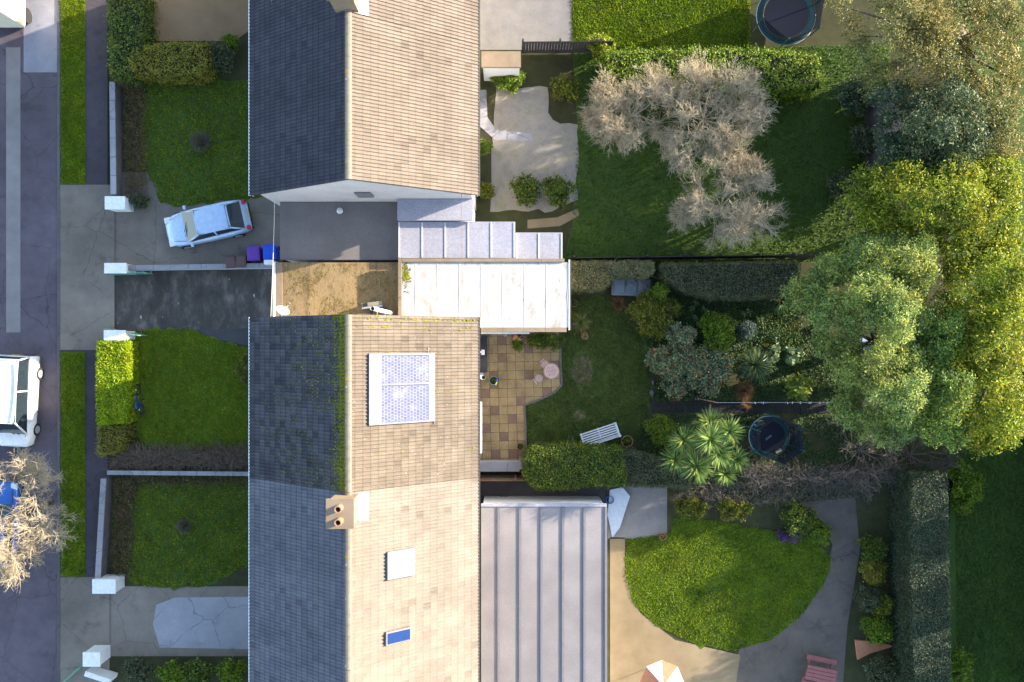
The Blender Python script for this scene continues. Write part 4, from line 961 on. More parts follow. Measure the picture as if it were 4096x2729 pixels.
# dead brushwood along the lower edge
def thicket(name, label, poly, n, zmax, bark, leafm=None, nl=0, ln=.35, cat='shrub', rr=.008):
    pl = PL(poly, zmax*.5); p = scatter(pl, n); z = rng.random(n)*zmax*.8 + .03; A = np.column_stack([p, z]); d = rng.normal(size=(n, 3)); d[:, 2] = abs(d[:, 2])*.5; d /= np.linalg.norm(d, axis=1, keepdims=True)
    B = A + d*ln*rng.uniform(.5, 1.2, (n, 1)); E_ = B + (d + rng.normal(0, .5, (n, 3)))*ln*.5; E_[:, 2] = np.clip(E_[:, 2], .03, zmax)
    t = thing(name, label, cat, (p[:, 0].mean(), p[:, 1].mean(), 0)); k = MB(); k.segs(A, B, rr, rr*.75, 3); k.segs(B, E_, rr*.7, rr*.4, 3); part('stems', k, M[bark], t)
    if nl: q = scatter(pl, nl); part('leaves', MB().leaves(np.column_stack([q, rng.random(nl)*zmax*.7+.03]), .08, .055, flat=.5), L[leafm], t)
    return t
thicket('brushwood', 'tangle of dead brown stems along the lower edge of the front lawn', [(560, 1800), (700, 1808), (1005, 1800), (1010, 1862), (460, 1862), (480, 1820)], 2300, .5, 'twig_dead', 'brownish', 1300, .42, rr=.012)
thicket('ground_ivy', 'leafy weeds and fallen leaves in the corner below the thin privet', [(480, 1755), (545, 1730), (560, 1800), (470, 1840), (450, 1820)], 160, .3, 'twig_brown', 'ivy', 900, .25, 'plant')
shrub('shrub', 'bronze rounded shrub against the house front on the lawn edge', 990, 1475, 48, 1.1, 'brownish', 420, 14, .07, .04, ry=72, twigs=240)
shrub('shrub', 'small fresh green shrub at the house end of the dead brushwood', 1000, 1815, 18, .5, 'fresh', 60, 12)
for i, (x, y) in enumerate(((537, 1457), (537, 1473))):
    k = MB(); k.box(P(x, y, .14), (.24, .11, .22), rz=R(8*i)); o = solo('brick', k, M['terracotta'], 'orange brick lying at the edge of the golden hedge', 'brick', 'bricks beside the golden hedge', bevel=.01)
# the bicycle
def bicycle():
    F = Vector(P(563, 1557)); Bk = Vector(P(577, 1635)); fw = (F-Bk); wb = fw.length; fw.normalize(); side = Vector((fw.y, -fw.x, 0)); lean = R(7)
    upv = Vector((-side.x*math.sin(lean), -side.y*math.sin(lean), math.cos(lean))); base = (F+Bk)/2
    t = thing('bicycle', "child's dark blue bicycle leaning against the golden hedge", 'bicycle', (base.x, base.y, 0))
    r = .262; pt = lambda u, v, w=0.0: Bk + fw*u + upv*(v+.02) + side*w
    for u, st in ((0, 0), (wb, .12)):
        c = pt(u, r); f2 = (fw + side*st).normalized(); k = MB(); k.tube([c + (f2*math.cos(a) + upv*math.sin(a))*r for a in np.linspace(0, 2*math.pi, 33)], .028, 8, caps=False); wheel = part('wheel', k, M['bike_tyre'], t)
        k = MB(); k.tube([c + (f2*math.cos(a) + upv*math.sin(a))*(r-.035) for a in np.linspace(0, 2*math.pi, 33)], .012, 6, caps=False)
        for i in range(10): a = 2*math.pi*i/10; k.tube([c, c + (f2*math.cos(a)+upv*math.sin(a))*(r-.03)], .003, 3)
        part('rim', k, M['bike_black'], wheel)
        k = MB(); a = 2.2; k.bar(c + f2*.03 + upv*.12 - side*.012, c + f2*-.05 + upv*.145 - side*.012, .03, .03); part('reflector', k, M['bike_reflector'], wheel)
    bb, seat, hd, hd2 = pt(wb*.40, .27), pt(wb*.22, .60), pt(wb*.76, .66), pt(wb*.80, .55); k = MB()
    for a, b, rr in ((bb, seat, .017), (bb, hd2, .022), (seat - upv*.06, hd, .019), (bb, pt(0, r, .05), .011), (bb, pt(0, r, -.05), .011), (seat - upv*.05, pt(0, r, .05), .010), (seat - upv*.05, pt(0, r, -.05), .010)): k.tube([a, b], rr, 8)
    part('frame', k, M['bike_blue'], t); k = MB(); fh = pt(wb*.81, .53)
    for s in (-.05, .05): k.tube([fh + side*s, pt(wb, r) + side*s], .013, 6)
    k.tube([fh + side*.05, fh - side*.05], .014, 6); k.tube([fh, pt(wb*.74, .76)], .017, 8); part('fork', k, M['bike_black'], t)
    h = pt(wb*.74, .78); k = MB(); k.tube([h - side*.30 - fw*.07 + upv*.05, h - side*.10, h + side*.10, h + side*.28 - fw*.07 + upv*.05], .014, 8); hb = part('handlebar', k, M['bike_black'], t); k = MB()
    for s in (-1, 1): k.tube([h + side*s*.30 - fw*.075 + upv*.05, h + side*s*.20 - fw*.04 + upv*.03], .02, 8)
    part('grip', k, M['rubber'], hb)
    k = MB(); s0 = pt(wb*.20, .66); k.tube([s0 - fw*.13, s0 - fw*.04, s0 + fw*.12], [.075, .055, .022], 10); part('saddle', k, M['bike_blue'], t); k = MB()
    k.tube([bb - side*.09, bb + side*.09], .012, 6); k.tube([bb + side*.09, bb + side*.09 - upv*.12 + fw*.06], .012, 6); k.tube([bb - side*.09, bb - side*.09 + upv*.12 - fw*.06], .012, 6); cr = part('crank', k, M['bike_black'], t); k = MB()
    k.box(tuple(bb + side*.14 - upv*.12 + fw*.06), (.1, .09, .03)); k.box(tuple(bb - side*.14 + upv*.12 - fw*.06), (.1, .09, .03)); part('pedal', k, M['rubber'], cr)
bicycle()

# ------------------------------------------------------------------ vehicles and bins
def car(name, label, cat, loc, rz, paint, Lc=4.2, W=.87, prof=((0, .50, .55), (.12, .66, .70), (.5, .80, .80), (1.15, .85, .95), (2.2, .87, .97), (3.3, .86, .98), (3.9, .80, .96), (4.12, .70, .80), (4.2, .60, .60)), cab=(1.05, 1.80, 3.35, 3.95), zr=1.45, rw=.60, bw=.76, rear_low=.98, roof_fold=None):
    """x runs from the nose (0) to the tail; built about the middle of the car"""
    t = thing(name, label, cat, loc, rz=rz); k = MB(); vs = []; hx = Lc/2; sc = Lc/4.2
    for x, w, z in prof:
        pts = [(-w*.93, .24), (-w, .45), (-w*.985, z-.14), (-w*.90, z-.035), (-w*.5, z-.005), (0, z+.012), (w*.5, z-.005), (w*.90, z-.035), (w*.985, z-.14), (w, .45), (w*.93, .24)]
        vs += [(x*sc-hx, y*W/.87, zz) for y, zz in pts]
    n = 11; m_ = len(prof); fs = [(i*n+j, i*n+j+1, (i+1)*n+j+1, (i+1)*n+j) for i in range(m_-1) for j in range(n-1)] + [list(range(n))[::-1], list(range((m_-1)*n, m_*n))] + [(i*n+n-1, i*n, (i+1)*n, (i+1)*n+n-1) for i in range(m_-1)]
    k.add(vs, [f[::-1] if len(f) == 4 else f for f in fs]); body = part('body', k, M[paint], t, local=True, smooth=True)
    x0, x1, x2, x3 = [c*sc-hx for c in cab]; zb0, zb1 = .93, rear_low-.04
    A, B, C_, D = (x0, -bw, zb0), (x0, bw, zb0), (x3, bw*.93, zb1), (x3, -bw*.93, zb1); a, b, c, d = (x1, -rw, zr-.06), (x1, rw, zr-.06), (x2, rw*.96, zr-.07), (x2, -rw*.96, zr-.07)
    def pane(nm, q, par):
        q = [Vector(p) for p in q]; nn = (q[1]-q[0]).cross(q[3]-q[0]).normalized()*.012; g_ = MB(); g_.add([tuple(p) for p in q] + [tuple(p-nn) for p in q], [(0,1,2,3), (7,6,5,4), (0,4,5,1), (1,5,6,2), (2,6,7,3), (3,7,4,0)]); return part(nm, g_, M['glass_dark'], par, local=True)
    pane('windscreen', (A, a, b, B), t); pane('rear_window', (C_, c, d, D), t); pane('side_window', (D, d, a, A), t); pane('side_window', (B, b, c, C_), t)
    r = MB(); nx, ny = 8, 7; vv = []
    for i in range(nx+1):
        u = i/nx; x = (x1-.05)*(1-u) + (x2+.06)*u
        for j in range(ny+1):
            s = j/ny*2-1; vv.append((x, s*(rw+.02), zr - .055*s*s - .05*(2*u-1)**2))
    r.add(vv + [(x, y, z-.03) for x, y, z in vv], [(i*(ny+1)+j, (i+1)*(ny+1)+j, (i+1)*(ny+1)+j+1, i*(ny+1)+j+1) for i in range(nx) for j in range(ny)])
    for p, q in ((A, a), (B, b), (C_, c), (D, d)): r.bar(p, q, .07, .05)
    for s in (-1, 1): r.bar(((x1+x2)/2, s*(rw+.01), zr-.08), ((x1+x2)/2, s*bw*.98, .95), .07, .03)
    part('roof', r, M[paint], t, local=True, smooth=True)
    k = MB()
    for s in (-1, 1): k.bar((x0-.03, s*.12-.35, .965), (x0+.22, s*.12+.18, 1.05), .025, .015)
    part('wipers', k, M['black_plastic'], t, local=True)
    for sx in (-1, 1): k = MB(); k.box((sx*hx, 0, .43), (.06, W*1.5, .16)); part('bumper', k, M['black_plastic'], t, local=True, bevel=.015)
    k = MB(); k.box((hx+.02, 0, .72), (.02, .5, .11)); part('number_plate', k, M['yellow_paint'], t, local=True)
    k = MB()
    for s in (-1, 1): k.bar((-hx+.35, s*W*.62, .795), (x0-.05, s*W*.80, .935), .014, .02)
    k.bar((x2-.02, -rw*.9, zr-.04), (x2-.02, rw*.9, zr-.04), .014, .02); part('panel_gap', k, M['black_plastic'], t, local=True)
    if zr > 1.7:
        for s in (-1, 1): k = MB(); k.bar((x1+.1, s*(rw-.05), zr+.01), (x2-.1, s*(rw-.05), zr+.01), .04, .05); part('roof_rail', k, M['steel'], t, local=True)
    for x in (.78*sc-hx, 3.38*sc-hx):
        for s in (-1, 1):
            w = MB(); y0 = s*(W-.20); y1 = s*(W+.005); w.tube([(x, y0, .31), (x, y1, .31)], .31, 22); wh = part('wheel', w, M['rubber'], t, local=True); w = MB(); w.tube([(x, s*(W-.02), .31), (x, s*(W+.015), .31)], .2, 14); part('rim', w, M['steel'], wh, local=True)
    for s in (-1, 1):
        w = MB(); w.box((.22*sc-hx, s*W*.66, .66), (.32, .30, .13)); part('headlight', w, M['lamp_clear'], t, local=True, bevel=.03)
        w = MB(); w.box((4.10*sc-hx, s*W*.74, .80), (.16, .20, .20)); part('tail_light', w, M['lamp_red'], t, local=True, bevel=.03)
        w = MB(); w.box((1.28*sc-hx, s*(W+.07), 1.0), (.13, .20, .13)); part('wing_mirror', w, M[paint], t, local=True, bevel=.03)
    return t
car('parked_car', 'silver-blue hatchback parked at a slant on the upper driveway', 'car', P(850, 903, 0), R(12.5), 'car_paint')
car('parked_car', 'bright blue car parked under the bare street tree', 'car', (P(40, 2100)[0], P(40, 2085)[1], 0), R(-92), 'car_blue')
vp = ((0, .60, .70), (.10, .78, .85), (.5, .86, .92), (.85, .87, 1.0), (2.2, .87, 1.02), (3.6, .87, 1.02), (4.15, .85, 1.02), (4.2, .82, .95))
car('parked_van', 'white people carrier parked by the kerb with its tail up the picture', 'van', (P(96, 1610)[0], P(96, 1600)[1], 0), R(87), 'van_white', Lc=4.5, W=.93, prof=vp, cab=(.62, 1.22, 4.02, 4.16), zr=1.92, rw=.74, bw=.82, rear_low=1.02)
t = thing('box_van', 'cream box van parked at the very top of the road', 'van', (P(48, 20)[0], P(48, 20)[1]+1.0, 0)); bx = t.location
k = MB(); k.b2(bx.x-1.15, bx.x+1.15, bx.y-2.45, bx.y+2.4, .75, 3.1); o = part('box_body', k, M['van_cream'], t, bevel=.05)
k = MB()
for i in range(5): k.b2(bx.x-.9+i*.43, bx.x-.86+i*.43, bx.y-2.3, bx.y+2.3, 3.102, 3.125)
part('roof_rib', k, M['van_cream'], o)
k = MB(); k.b2(bx.x-1.0, bx.x+1.0, bx.y+2.42, bx.y+3.9, .4, 2.1); o = part('cab', k, M['van_white'], t, bevel=.12); k = MB(); k.b2(bx.x-.85, bx.x+.85, bx.y+3.86, bx.y+3.93, 1.25, 1.9); part('windscreen', k, M['glass_dark'], o)
for yy in (-1.7, 3.1):
    for s in (-1, 1): k = MB(); k.tube([(bx.x+s*.75, bx.y+yy, .38), (bx.x+s*1.02, bx.y+yy, .38)], .38, 18); part('wheel', k, M['rubber'], t)
def wheelie(name, label, tx, ty, m, rz=0.0, s=1.0, z=1.05, grp=None):
    c = P(tx, ty, z); t = thing(name, label, 'bin', (c[0], c[1], 0), grp, rz=rz); k = MB(); w, d = .29*s, .36*s
    k.add([(-w*.78, -d*.75, .08), (w*.78, -d*.75, .08), (w*.78, d*.7, .08), (-w*.78, d*.7, .08), (-w, -d, z-.08), (w, -d, z-.08), (w, d*.9, z-.08), (-w, d*.9, z-.08)], [(3,2,1,0), (4,5,6,7), (0,1,5,4), (1,2,6,5), (2,3,7,6), (3,0,4,7)]); part('body', k, M[m], t, local=True, bevel=.02)
    k = MB(); k.box((0, -.02*s, z-.05), (w*2.1, d*1.95, .055)); k.box((0, -.02*s, z-.015), (w*1.7, d*1.55, .03)); ld = part('lid', k, M[m], t, local=True, bevel=.02)
    k = MB(); k.tube([(-w*.85, d*1.02, z-.1), (w*.85, d*1.02, z-.1)], .022, 8); part('handle', k, M[m], t, local=True)
    for sx in (-1, 1): k = MB(); k.tube([(sx*w*.7, d*.78, .11), (sx*w*.88, d*.78, .11)], .10, 14); part('wheel', k, M['rubber'], t, local=True)
    k = MB(); k.box((0, -d*.9, z-.0), (w*.8, .05, .02)); part('lip', k, M[m], ld, local=True)
wheelie('wheelie_bin', 'purple wheelie bin beside the blue one', 1012, 1012, 'bin_purple', R(2))
wheelie('wheelie_bin', 'bright blue wheelie bin at the corner of the garage', 1076, 1008, 'bin_blue', R(3))
wheelie('wheelie_bin', 'brown wheelie bin turned askew, farthest from the garage', 921, 1047, 'bin_brown', R(8), .85, .95)
wheelie('wheelie_bin', 'brown wheelie bin standing next to the purple bin', 963, 1044, 'bin_brown', R(0), .82, .95)
k = MB(); k.box(P(1044, 1058, .2), (.44, .26, .36)); solo('storage_crate', k, M['grey_felt'], 'grey crate on the ground below the purple bin', 'crate', bevel=.02)
k = MB(); k.box(P(1088, 1054, .7), (.40, .22, 1.3)); solo('meter_cabinet', k, M['white_trim'], 'white meter cabinet below the blue bin at the garage corner', 'cabinet', bevel=.015)

# ------------------------------------------------------------------ patio furniture and pots
def mosaic_disc(mb, c, r, rings):
    mb.lathe([(0, -.025), (r, -.025), (r, 0), (0, 0)], c, 36, m=0)
    for r0, r1, n, mi in rings:
        for i in range(n):
            a0, a1 = 2*math.pi*(i+.10)/n, 2*math.pi*(i+.90)/n; zz = c[2]+.004; mm = mi
            if mi == 9: mm = 3 if i % 4 == 0 else (2 if i % 4 in (1, 3) else 1)
            mb.add([(c[0]+r0*math.cos(a0), c[1]+r0*math.sin(a0), zz), (c[0]+r1*math.cos(a0), c[1]+r1*math.sin(a0), zz), (c[0]+r1*math.cos(a1), c[1]+r1*math.sin(a1), zz), (c[0]+r0*math.cos(a1), c[1]+r0*math.sin(a1), zz)], [(0,1,2,3)], mm)
MS = [M['mosaic_grout'], M['mosaic_brick'], M['mosaic_plain'], M['mosaic_dark']]
c = P(2205.6, 1485, .72); t = thing('patio_table', 'round patio table with a brick-patterned mosaic top', 'table', (c[0], c[1], .035)); k = MB()
mosaic_disc(k, c, .385, [(.325, .375, 36, 1), (.265, .312, 30, 2), (.225, .255, 24, 9), (.16, .215, 22, 1), (.10, .15, 16, 1), (.0, .08, 8, 9)]); part('table_top', k, MS, t)
k = MB(); k.lathe([(.386, -.03), (.392, -.03), (.392, .006), (.386, .006)], c, 36); part('rim', k, M['iron_brown'], t)
for i in range(3):
    a = 2*math.pi*i/3+.4; k = MB(); k.tube([(c[0]+.28*math.cos(a), c[1]+.28*math.sin(a), .69), (c[0]+.10*math.cos(a), c[1]+.10*math.sin(a), .38), (c[0]+.30*math.cos(a), c[1]+.30*math.sin(a), .045)], .012, 8); part('leg', k, M['iron_brown'], t)
def patio_chair(label, tx, ty, bx, by):
    c = Vector(P(tx, ty, .45)); d = Vector(P(bx, by, .7)); d = Vector((d.x-c.x, d.y-c.y, 0)).normalized(); s = Vector((-d.y, d.x, 0)); t = thing('patio_chair', label, 'chair', (c.x, c.y, .035), 'mosaic patio chairs'); k = MB()
    mosaic_disc(k, c, .205, [(.155, .198, 20, 1), (.105, .145, 16, 2), (0, .085, 8, 2)]); part('seat', k, MS, t); k = MB()
    for q in (1, -1):
        k.tube([c + s*.17*q + d*.20 + Vector((0, 0, -.41)), c + s*.18*q + d*.19 + Vector((0, 0, .02)), c + s*.19*q + d*.29 + Vector((0, 0, .42))], .012, 7)
    for h in (.10, .42): k.tube([c + s*.19 + d*(.19+h*.24) + Vector((0, 0, h)), c - s*.19 + d*(.19+h*.24) + Vector((0, 0, h))], .012, 7)
    part('back_frame', k, M['iron_brown'], t)
    k = MB(); p = c + d*.265 + Vector((0, 0, .28)); Mx = Matrix((s, (d*.23 + Vector((0, 0, 1))).normalized(), Vector((0, 0, 0)))).transposed(); zc = s.cross((d*.23 + Vector((0, 0, 1))).normalized()); Mx = Matrix((s, (d*.23 + Vector((0, 0, 1))).normalized(), zc)).transposed()
    k.box(tuple(p), (.34, .22, .03), M=Mx); part('backrest', k, M['mosaic'], t)
    for q in (1, -1): k = MB(); k.tube([c + s*.13*q - d*.14 + Vector((0, 0, -.03)), c + s*.16*q - d*.18 + Vector((0, 0, -.41))], .012, 7); part('leg', k, M['iron_brown'], t)
patio_chair('mosaic patio chair tucked under the table edge', 2179, 1458, 2163, 1437)
patio_chair('mosaic patio chair pulled out on the house side of the table', 2156.5, 1514, 2138, 1528)
def pot(name, label, tx, ty, r, h, m, plant=None, n=60, z=0.0, cat='pot', group=None, ph=.15, pr=1.0, blade=None):
    c = P(tx, ty, h+z); t = thing(name, label, cat, (c[0], c[1], z), group); k = MB()
    k.lathe([(0, 0), (r*.68, 0), (r*.94, h*.88), (r, h*.88), (r*1.02, h), (r*.9, h), (r*.86, h*.86)], (c[0], c[1], z), 26); part('pot', k, M[m], t, smooth=False)
    k = MB(); k.lathe([(0, h*.86), (r*.87, h*.86)], (c[0], c[1], z), 20); part('soil', k, M['potting_soil'], t)
    if plant: q = rng.normal(0, 1, (n, 3))*np.array([r*.42*pr, r*.42*pr, ph*.4]); q[:, 2] = abs(q[:, 2]) + h*.9; part('plant', MB().leaves(q + np.array([[c[0], c[1], z]]), .09, .05, flat=.5), L[plant], t)
    if blade: rosette(None, None, 0, 0, 0, r*1.25, 120, blade, .014, c=(c[0], c[1], z+h*.9), parent=t, partname='plant')
    return t
t = pot('plant_pot', 'teal glazed pot with dark leaves and a small painted windmill', 1974, 1523, .215, .36, 'teal_glaze', 'ivy', 90, z=.035)
w = P(1987, 1526, .6); k = MB(); k.tube([(w[0], w[1], .34), (w[0], w[1], .62)], .008, 6); wm = part('windmill', k, M['white_trim'], t)
k = MB()
k.box((w[0]+.0, w[1]+.03, .63), (.06, .12, .02), rz=.3); part('sail', k, M['blue_paint'], wm); k = MB(); k.box((w[0]-.02, w[1]-.10, .63), (.06, .16, .02), rz=-.35); part('sail', k, M['yellow_paint'], wm)
pot('plant_pot', 'terracotta pot with a small green plant by the lower patio edge', 2082, 1787, .185, .30, 'terracotta', 'ivy', 70, z=.035)
pot('plant_pot', 'large terracotta pot with trailing dry stems beside the white bench', 2509, 1766, .29, .34, 'terracotta_dull', 'brownish', 150, ph=.2)
pot('plant_pot', 'terracotta ring pot of low green leaves behind the white extension', 2297, 1213, .18, .22, 'terracotta_dull', 'hedge', 90)
pot('plant_pot', 'terracotta pot of dead straw-coloured grass on the lawn edge', 2339, 1345, .17, .24, 'terracotta', None, blade='straw')
pot('plant_pot', 'dark pot with a cream rim tucked under the house eaves', 1915, 1341, .14, .32, 'stone_coping', 'ivy', 40, z=.035)
pot('plant_pot', 'round terracotta pot against the foot of the extension wall', 2079, 1340, .11, .2, 'terracotta', None, z=.035)
pot('glass_jar', 'small greenish white jar on the patio by the terracotta pots', 2089, 1350.5, .062, .16, 'tarp', None, z=.035, cat='jar')
k = MB(); a, b = Vector(P(2067, 1343, .13)), Vector(P(2053, 1360, .13)); k.tube([a, a.lerp(b, .5), b], [.12, .105, .09], 16)
solo('fallen_pot', k, M['terracotta'], 'terracotta pot lying on its side on the patio', 'pot')
k = MB(); k.ball(P(2075, 1358, .13), (.095, .085, .09)); k.ball(P(2082, 1360, .14), (.04, .04, .04)); solo('lemon_ornament', k, M['lemon_glaze'], 'yellow lemon-shaped ornament beside the fallen pot', 'ornament', smooth=True)
k = MB(); k.box(P(1958, 1339, .09), (.22, .085, .08)); solo('brick', k, M['slab_red'], 'loose red brick under the extension wall', 'brick')
k = MB(); k.tube([P(2020, 1340, .05), P(2024, 1334, .30)], [.10, .07], 12); solo('watering_can', k, M['car_grey'], 'grey-blue metal can by the extension wall', 'can')
k = MB()
def along(p, q): return Vector(P(*p)), Vector(P(*q))
# back boundary of the patio: block wall and slatted fence
t = thing('block_wall', 'low pale block wall at the lower end of the patio', 'wall', P(2008, 1860)); a, b = P(1918, 1885, .75), P(2078, 1850, .75); k = MB(); k.b2(a[0], b[0], a[1], b[1], 0, .70); part('wall', k, M['grey_render'], t); k = MB()
for i in range(3): x = a[0]+(b[0]-a[0])*i/3; k.b2(x+.005, x+(b[0]-a[0])/3-.005, a[1]-.02, b[1]+.02, .705, .77)
part('coping', k, M['pale_concrete'], t); k = MB(); e = P(2095, 1836, .9); k.b2(b[0]-.02, e[0], a[1]+.1, e[1], .0, .9); part('end_block', k, M['pale_concrete'], t, bevel=.015)
def fence(name, label, A, B, h, m, board=.14, posts=1.8):
    A, B = Vector(A), Vector(B); t = thing(name, label, 'fence', tuple((A+B)/2)); n = int((B-A).length/board); k = MB(); d = (B-A).normalized()
    for i in range(n): p = A.lerp(B, (i+.5)/n); k.bar(p - d*board*.46 + Vector((0, 0, h/2+.03)), p + d*board*.46 + Vector((0, 0, h/2+.03)), .022, h-.06 + rng.uniform(-.02, .02))
    part('boards', k, M[m], t); k = MB(); s = Vector((-d.y, d.x, 0))*.035
    for z in (.3, h-.25): k.bar(A + s + Vector((0, 0, z)), B + s + Vector((0, 0, z)), .04, .08)
    part('rails', k, M[m], t)
    for i in range(int((B-A).length/posts)+1): p = A.lerp(B, min(1, i*posts/(B-A).length)); k = MB(); k.box((p.x+s.x*2.4, p.y+s.y*2.4, h/2+.03), (.09, .09, h+.06)); part('post', k, M[m], t)
    return t
fence('board_fence', 'brown upright-board fence below the low pale block wall', P(1918, 1903), P(2110, 1903), 1.5, 'timber_brown')
fence('board_fence', 'dark board fence between the grey patio and the mossy paving', P(2090, 215), P(2440, 212), 1.6, 'timber_dark')
fence('board_fence', 'low dark fence along the boundary behind the north hedge', P(2290, 1042), P(3250, 1030), 1.2, 'timber_dark')
# ------------------------------------------------------------------ bench
c = P(2399, 1737, .4); t = thing('garden_bench', 'white slatted garden bench standing at a slant in front of the hedge', 'bench', (c[0], c[1], .02), rz=R(18.3))
k = MB()
for i in range(5): k.box((0, .275-.115*i, .43), (1.92, .066, .028))
part('seat_slats', k, M['bench_white'], t, local=True, bevel=.008); k = MB()
for i, z in enumerate((.56, .70, .84)): k.box((0, -.265-.035*i, z), (1.92, .026, .09))
part('back_slats', k, M['bench_white'], t, local=True, bevel=.006)
for x in (-.88, .88):
    k = MB(); k.box((x, .24, .20), (.06, .06, .40)); part('leg', k, M['bench_white'], t, local=True)
    k = MB(); k.bar((x, -.22, 0), (x, -.36, .88), .06, .05); part('leg', k, M['bench_white'], t, local=True)
    k = MB(); k.bar((x*1.03, .34, .62), (x*1.03, -.28, .64), .05, .04); k.bar((x*1.03, .27, .42), (x*1.03, .28, .61), .05, .05); part('armrest', k, M['bench_white'], t, local=True)
for x in (-.88, 0, .88): k = MB(); k.box((x, .05, .395), (.045, .56, .04)); part('cross_bar', k, M['bench_white'], t, local=True)
# grey plastic chest under the hedge
c = P(2526, 1148, .5); t = thing('storage_chest', 'grey plastic storage chest with two grooves across its lid, half under the hedge', 'chest', (c[0], c[1], 0), rz=R(-2)); k = MB(); k.box((0, 0, .25), (1.92, .86, .44)); part('body', k, M['water_plastic'], t, local=True, bevel=.05)
for x, w in ((-.60, .52), (0, .50), (.60, .54)): k = MB(); k.box((x, .04, .50), (w, .72, .08)); part('lid', k, M['water_plastic'], t, local=True, bevel=.03)
k = MB(); k.lathe([(0, 0), (.11, 0), (.10, .03), (0, .035)], (-.02, .10, .54), 18); part('knob', k, M['water_plastic'], t, local=True)
# ------------------------------------------------------------------ trampolines
def trampoline(name, label, tx, ty, r, zb, hp, ang, npole=6, missing=(), extras=True):
    c = Vector(P(tx, ty, zb)); t = thing(name, label, 'trampoline', (c.x, c.y, 0)); k = MB(); k.lathe([(0, 0), (r*.76, 0), (r*.76, .012), (0, .012)], c, 48); mt = part('jumping_mat', k, M['net_mat'], t)
    k = MB(); k.lathe([(r*.77, .005), (r*.80, .03), (r*.99, .03), (r*1.0, .0), (r*.99, -.03), (r*.77, -.01)], c, 48); part('pad', k, M['net_pad'], t)
    k = MB(); k.tube([(c.x+r*math.cos(a), c.y+r*math.sin(a), zb-.05) for a in np.linspace(0, 2*math.pi, 41)], .022, 8, caps=False); part('frame', k, M['steel'], t); tops = []
    for i in range(npole):
        a = ang + 2*math.pi*i/npole; p = Vector((c.x+(r+.05)*math.cos(a), c.y+(r+.05)*math.sin(a), 0)); q = p + Vector((.10*math.cos(a), .10*math.sin(a), hp)); tops.append(q)
        k = MB(); k.tube([p, p.lerp(q, zb/hp)], .02, 8); part('leg', k, M['steel'], t)
        k = MB(); k.tube([p.lerp(q, zb/hp), q], .036, 10); po = part('pole', k, M['pole_teal'], t); k = MB(); k.ball(q, .05, 10, 6); part('cap', k, M['black_plastic'], po)
    k = MB(); n = MB(); vs = []; fs = []
    for i in range(npole):
        a, b = tops[i], tops[(i+1) % npole]; a0 = ang+2*math.pi*i/npole
        for j in range(7):
            u = j/6; aa = a0+2*math.pi/npole*u; top = a.lerp(b, u) - Vector((0, 0, .10*math.sin(math.pi*u))); bot = Vector((c.x+r*.93*math.cos(aa), c.y+r*.93*math.sin(aa), zb+.03)); vs += [tuple(bot), tuple(bot.lerp(top, .5) - Vector((math.cos(aa), math.sin(aa), 0))*.06*math.sin(math.pi*u)), tuple(top)]
        o = i*21; fs += [(o+3*j+q, o+3*j+3+q, o+3*j+4+q, o+3*j+1+q) for j in range(6) for q in (0, 1)]
    n.add(vs, fs); part('safety_net', n, M['net'], t)
    return t, c, mt
t, c, mt = trampoline('trampoline', 'round netted trampoline with teal pole sleeves beside the spiky palms', 3078, 1746, 1.0, .62, 2.45, R(156))
fc = bpy.data.curves.new('lettering', 'FONT'); fc.body = 'TECHSPORT'; fc.size = .105; fc.align_x = 'CENTER'; fc.align_y = 'CENTER'; fc.extrude = .002; tmp = bpy.data.objects.new('tmp', fc); COL.objects.link(tmp)
bpy.context.view_layer.update(); me = bpy.data.meshes.new_from_object(tmp.evaluated_get(bpy.context.evaluated_depsgraph_get())); bpy.data.objects.remove(tmp)
a = R(215); lc = P(3074, 1750, .64)
me.transform(Matrix.Translation((lc[0]-c.x, lc[1]-c.y, .640)) @ Matrix.Rotation(a, 4, 'Z') @ Matrix.Diagonal((.62, 1.25, 1, 1))); me.materials.clear(); me.materials.append(M['letter'])
o = bpy.data.objects.new('lettering', me); COL.objects.link(o); o.parent = mt
k = MB(); q = P(3114, 1804, .69); k.box(q, (.29, .15, .012), rz=R(29), m=0); k.box((q[0]-.02, q[1]+.045, q[2]+.009), (.24, .035, .006), rz=R(29), m=1)
for i in range(6): u = Vector((math.cos(R(29)), math.sin(R(29)), 0)); v = Vector((-u.y, u.x, 0)); p = Vector(q) + u*(-.10+.10*(i % 3)) + v*(-.005-.045*(i//3)); k.box((p.x, p.y, q[2]+.009), (.07, .03, .006), rz=R(29), m=2)
part('warning_label', k, [M['sign_paper'], M['red_paint'], M['yellow_paint']], t)
h = P(3040, 1690, 1.0); k = MB(); k.add([(h[0]-.14, h[1]+.06, 1.0), (h[0]+.10, h[1]+.10, 1.0), (h[0]+.17, h[1]-.08, .98), (h[0]-.06, h[1]-.14, .98), (h[0]-.14, h[1]+.06, .98), (h[0]+.10, h[1]+.10, .98), (h[0]+.17, h[1]-.08, .96), (h[0]-.06, h[1]-.14, .96)], [(3,2,1,0), (4,5,6,7), (0,1,5,4), (1,2,6,5), (2,3,7,6), (3,0,4,7)])
tn = thing('fishing_net', 'teal mesh net with a yellow handle hanging inside the trampoline', 'net', (h[0], h[1], .62)); part('mesh', k, M['pole_teal'], tn); k = MB(); k.tube([(h[0]-.14, h[1]+.06, 1.0), (h[0]+.10, h[1]+.10, 1.0), (h[0]+.36, h[1]-.16, .66)], .012, 6); k.tube([(h[0]-.06, h[1]-.14, .98), (h[0]+.17, h[1]-.08, .98), (h[0]+.34, h[1]-.16, .67)], .010, 6); part('frame', k, M['yellow_paint'], tn)
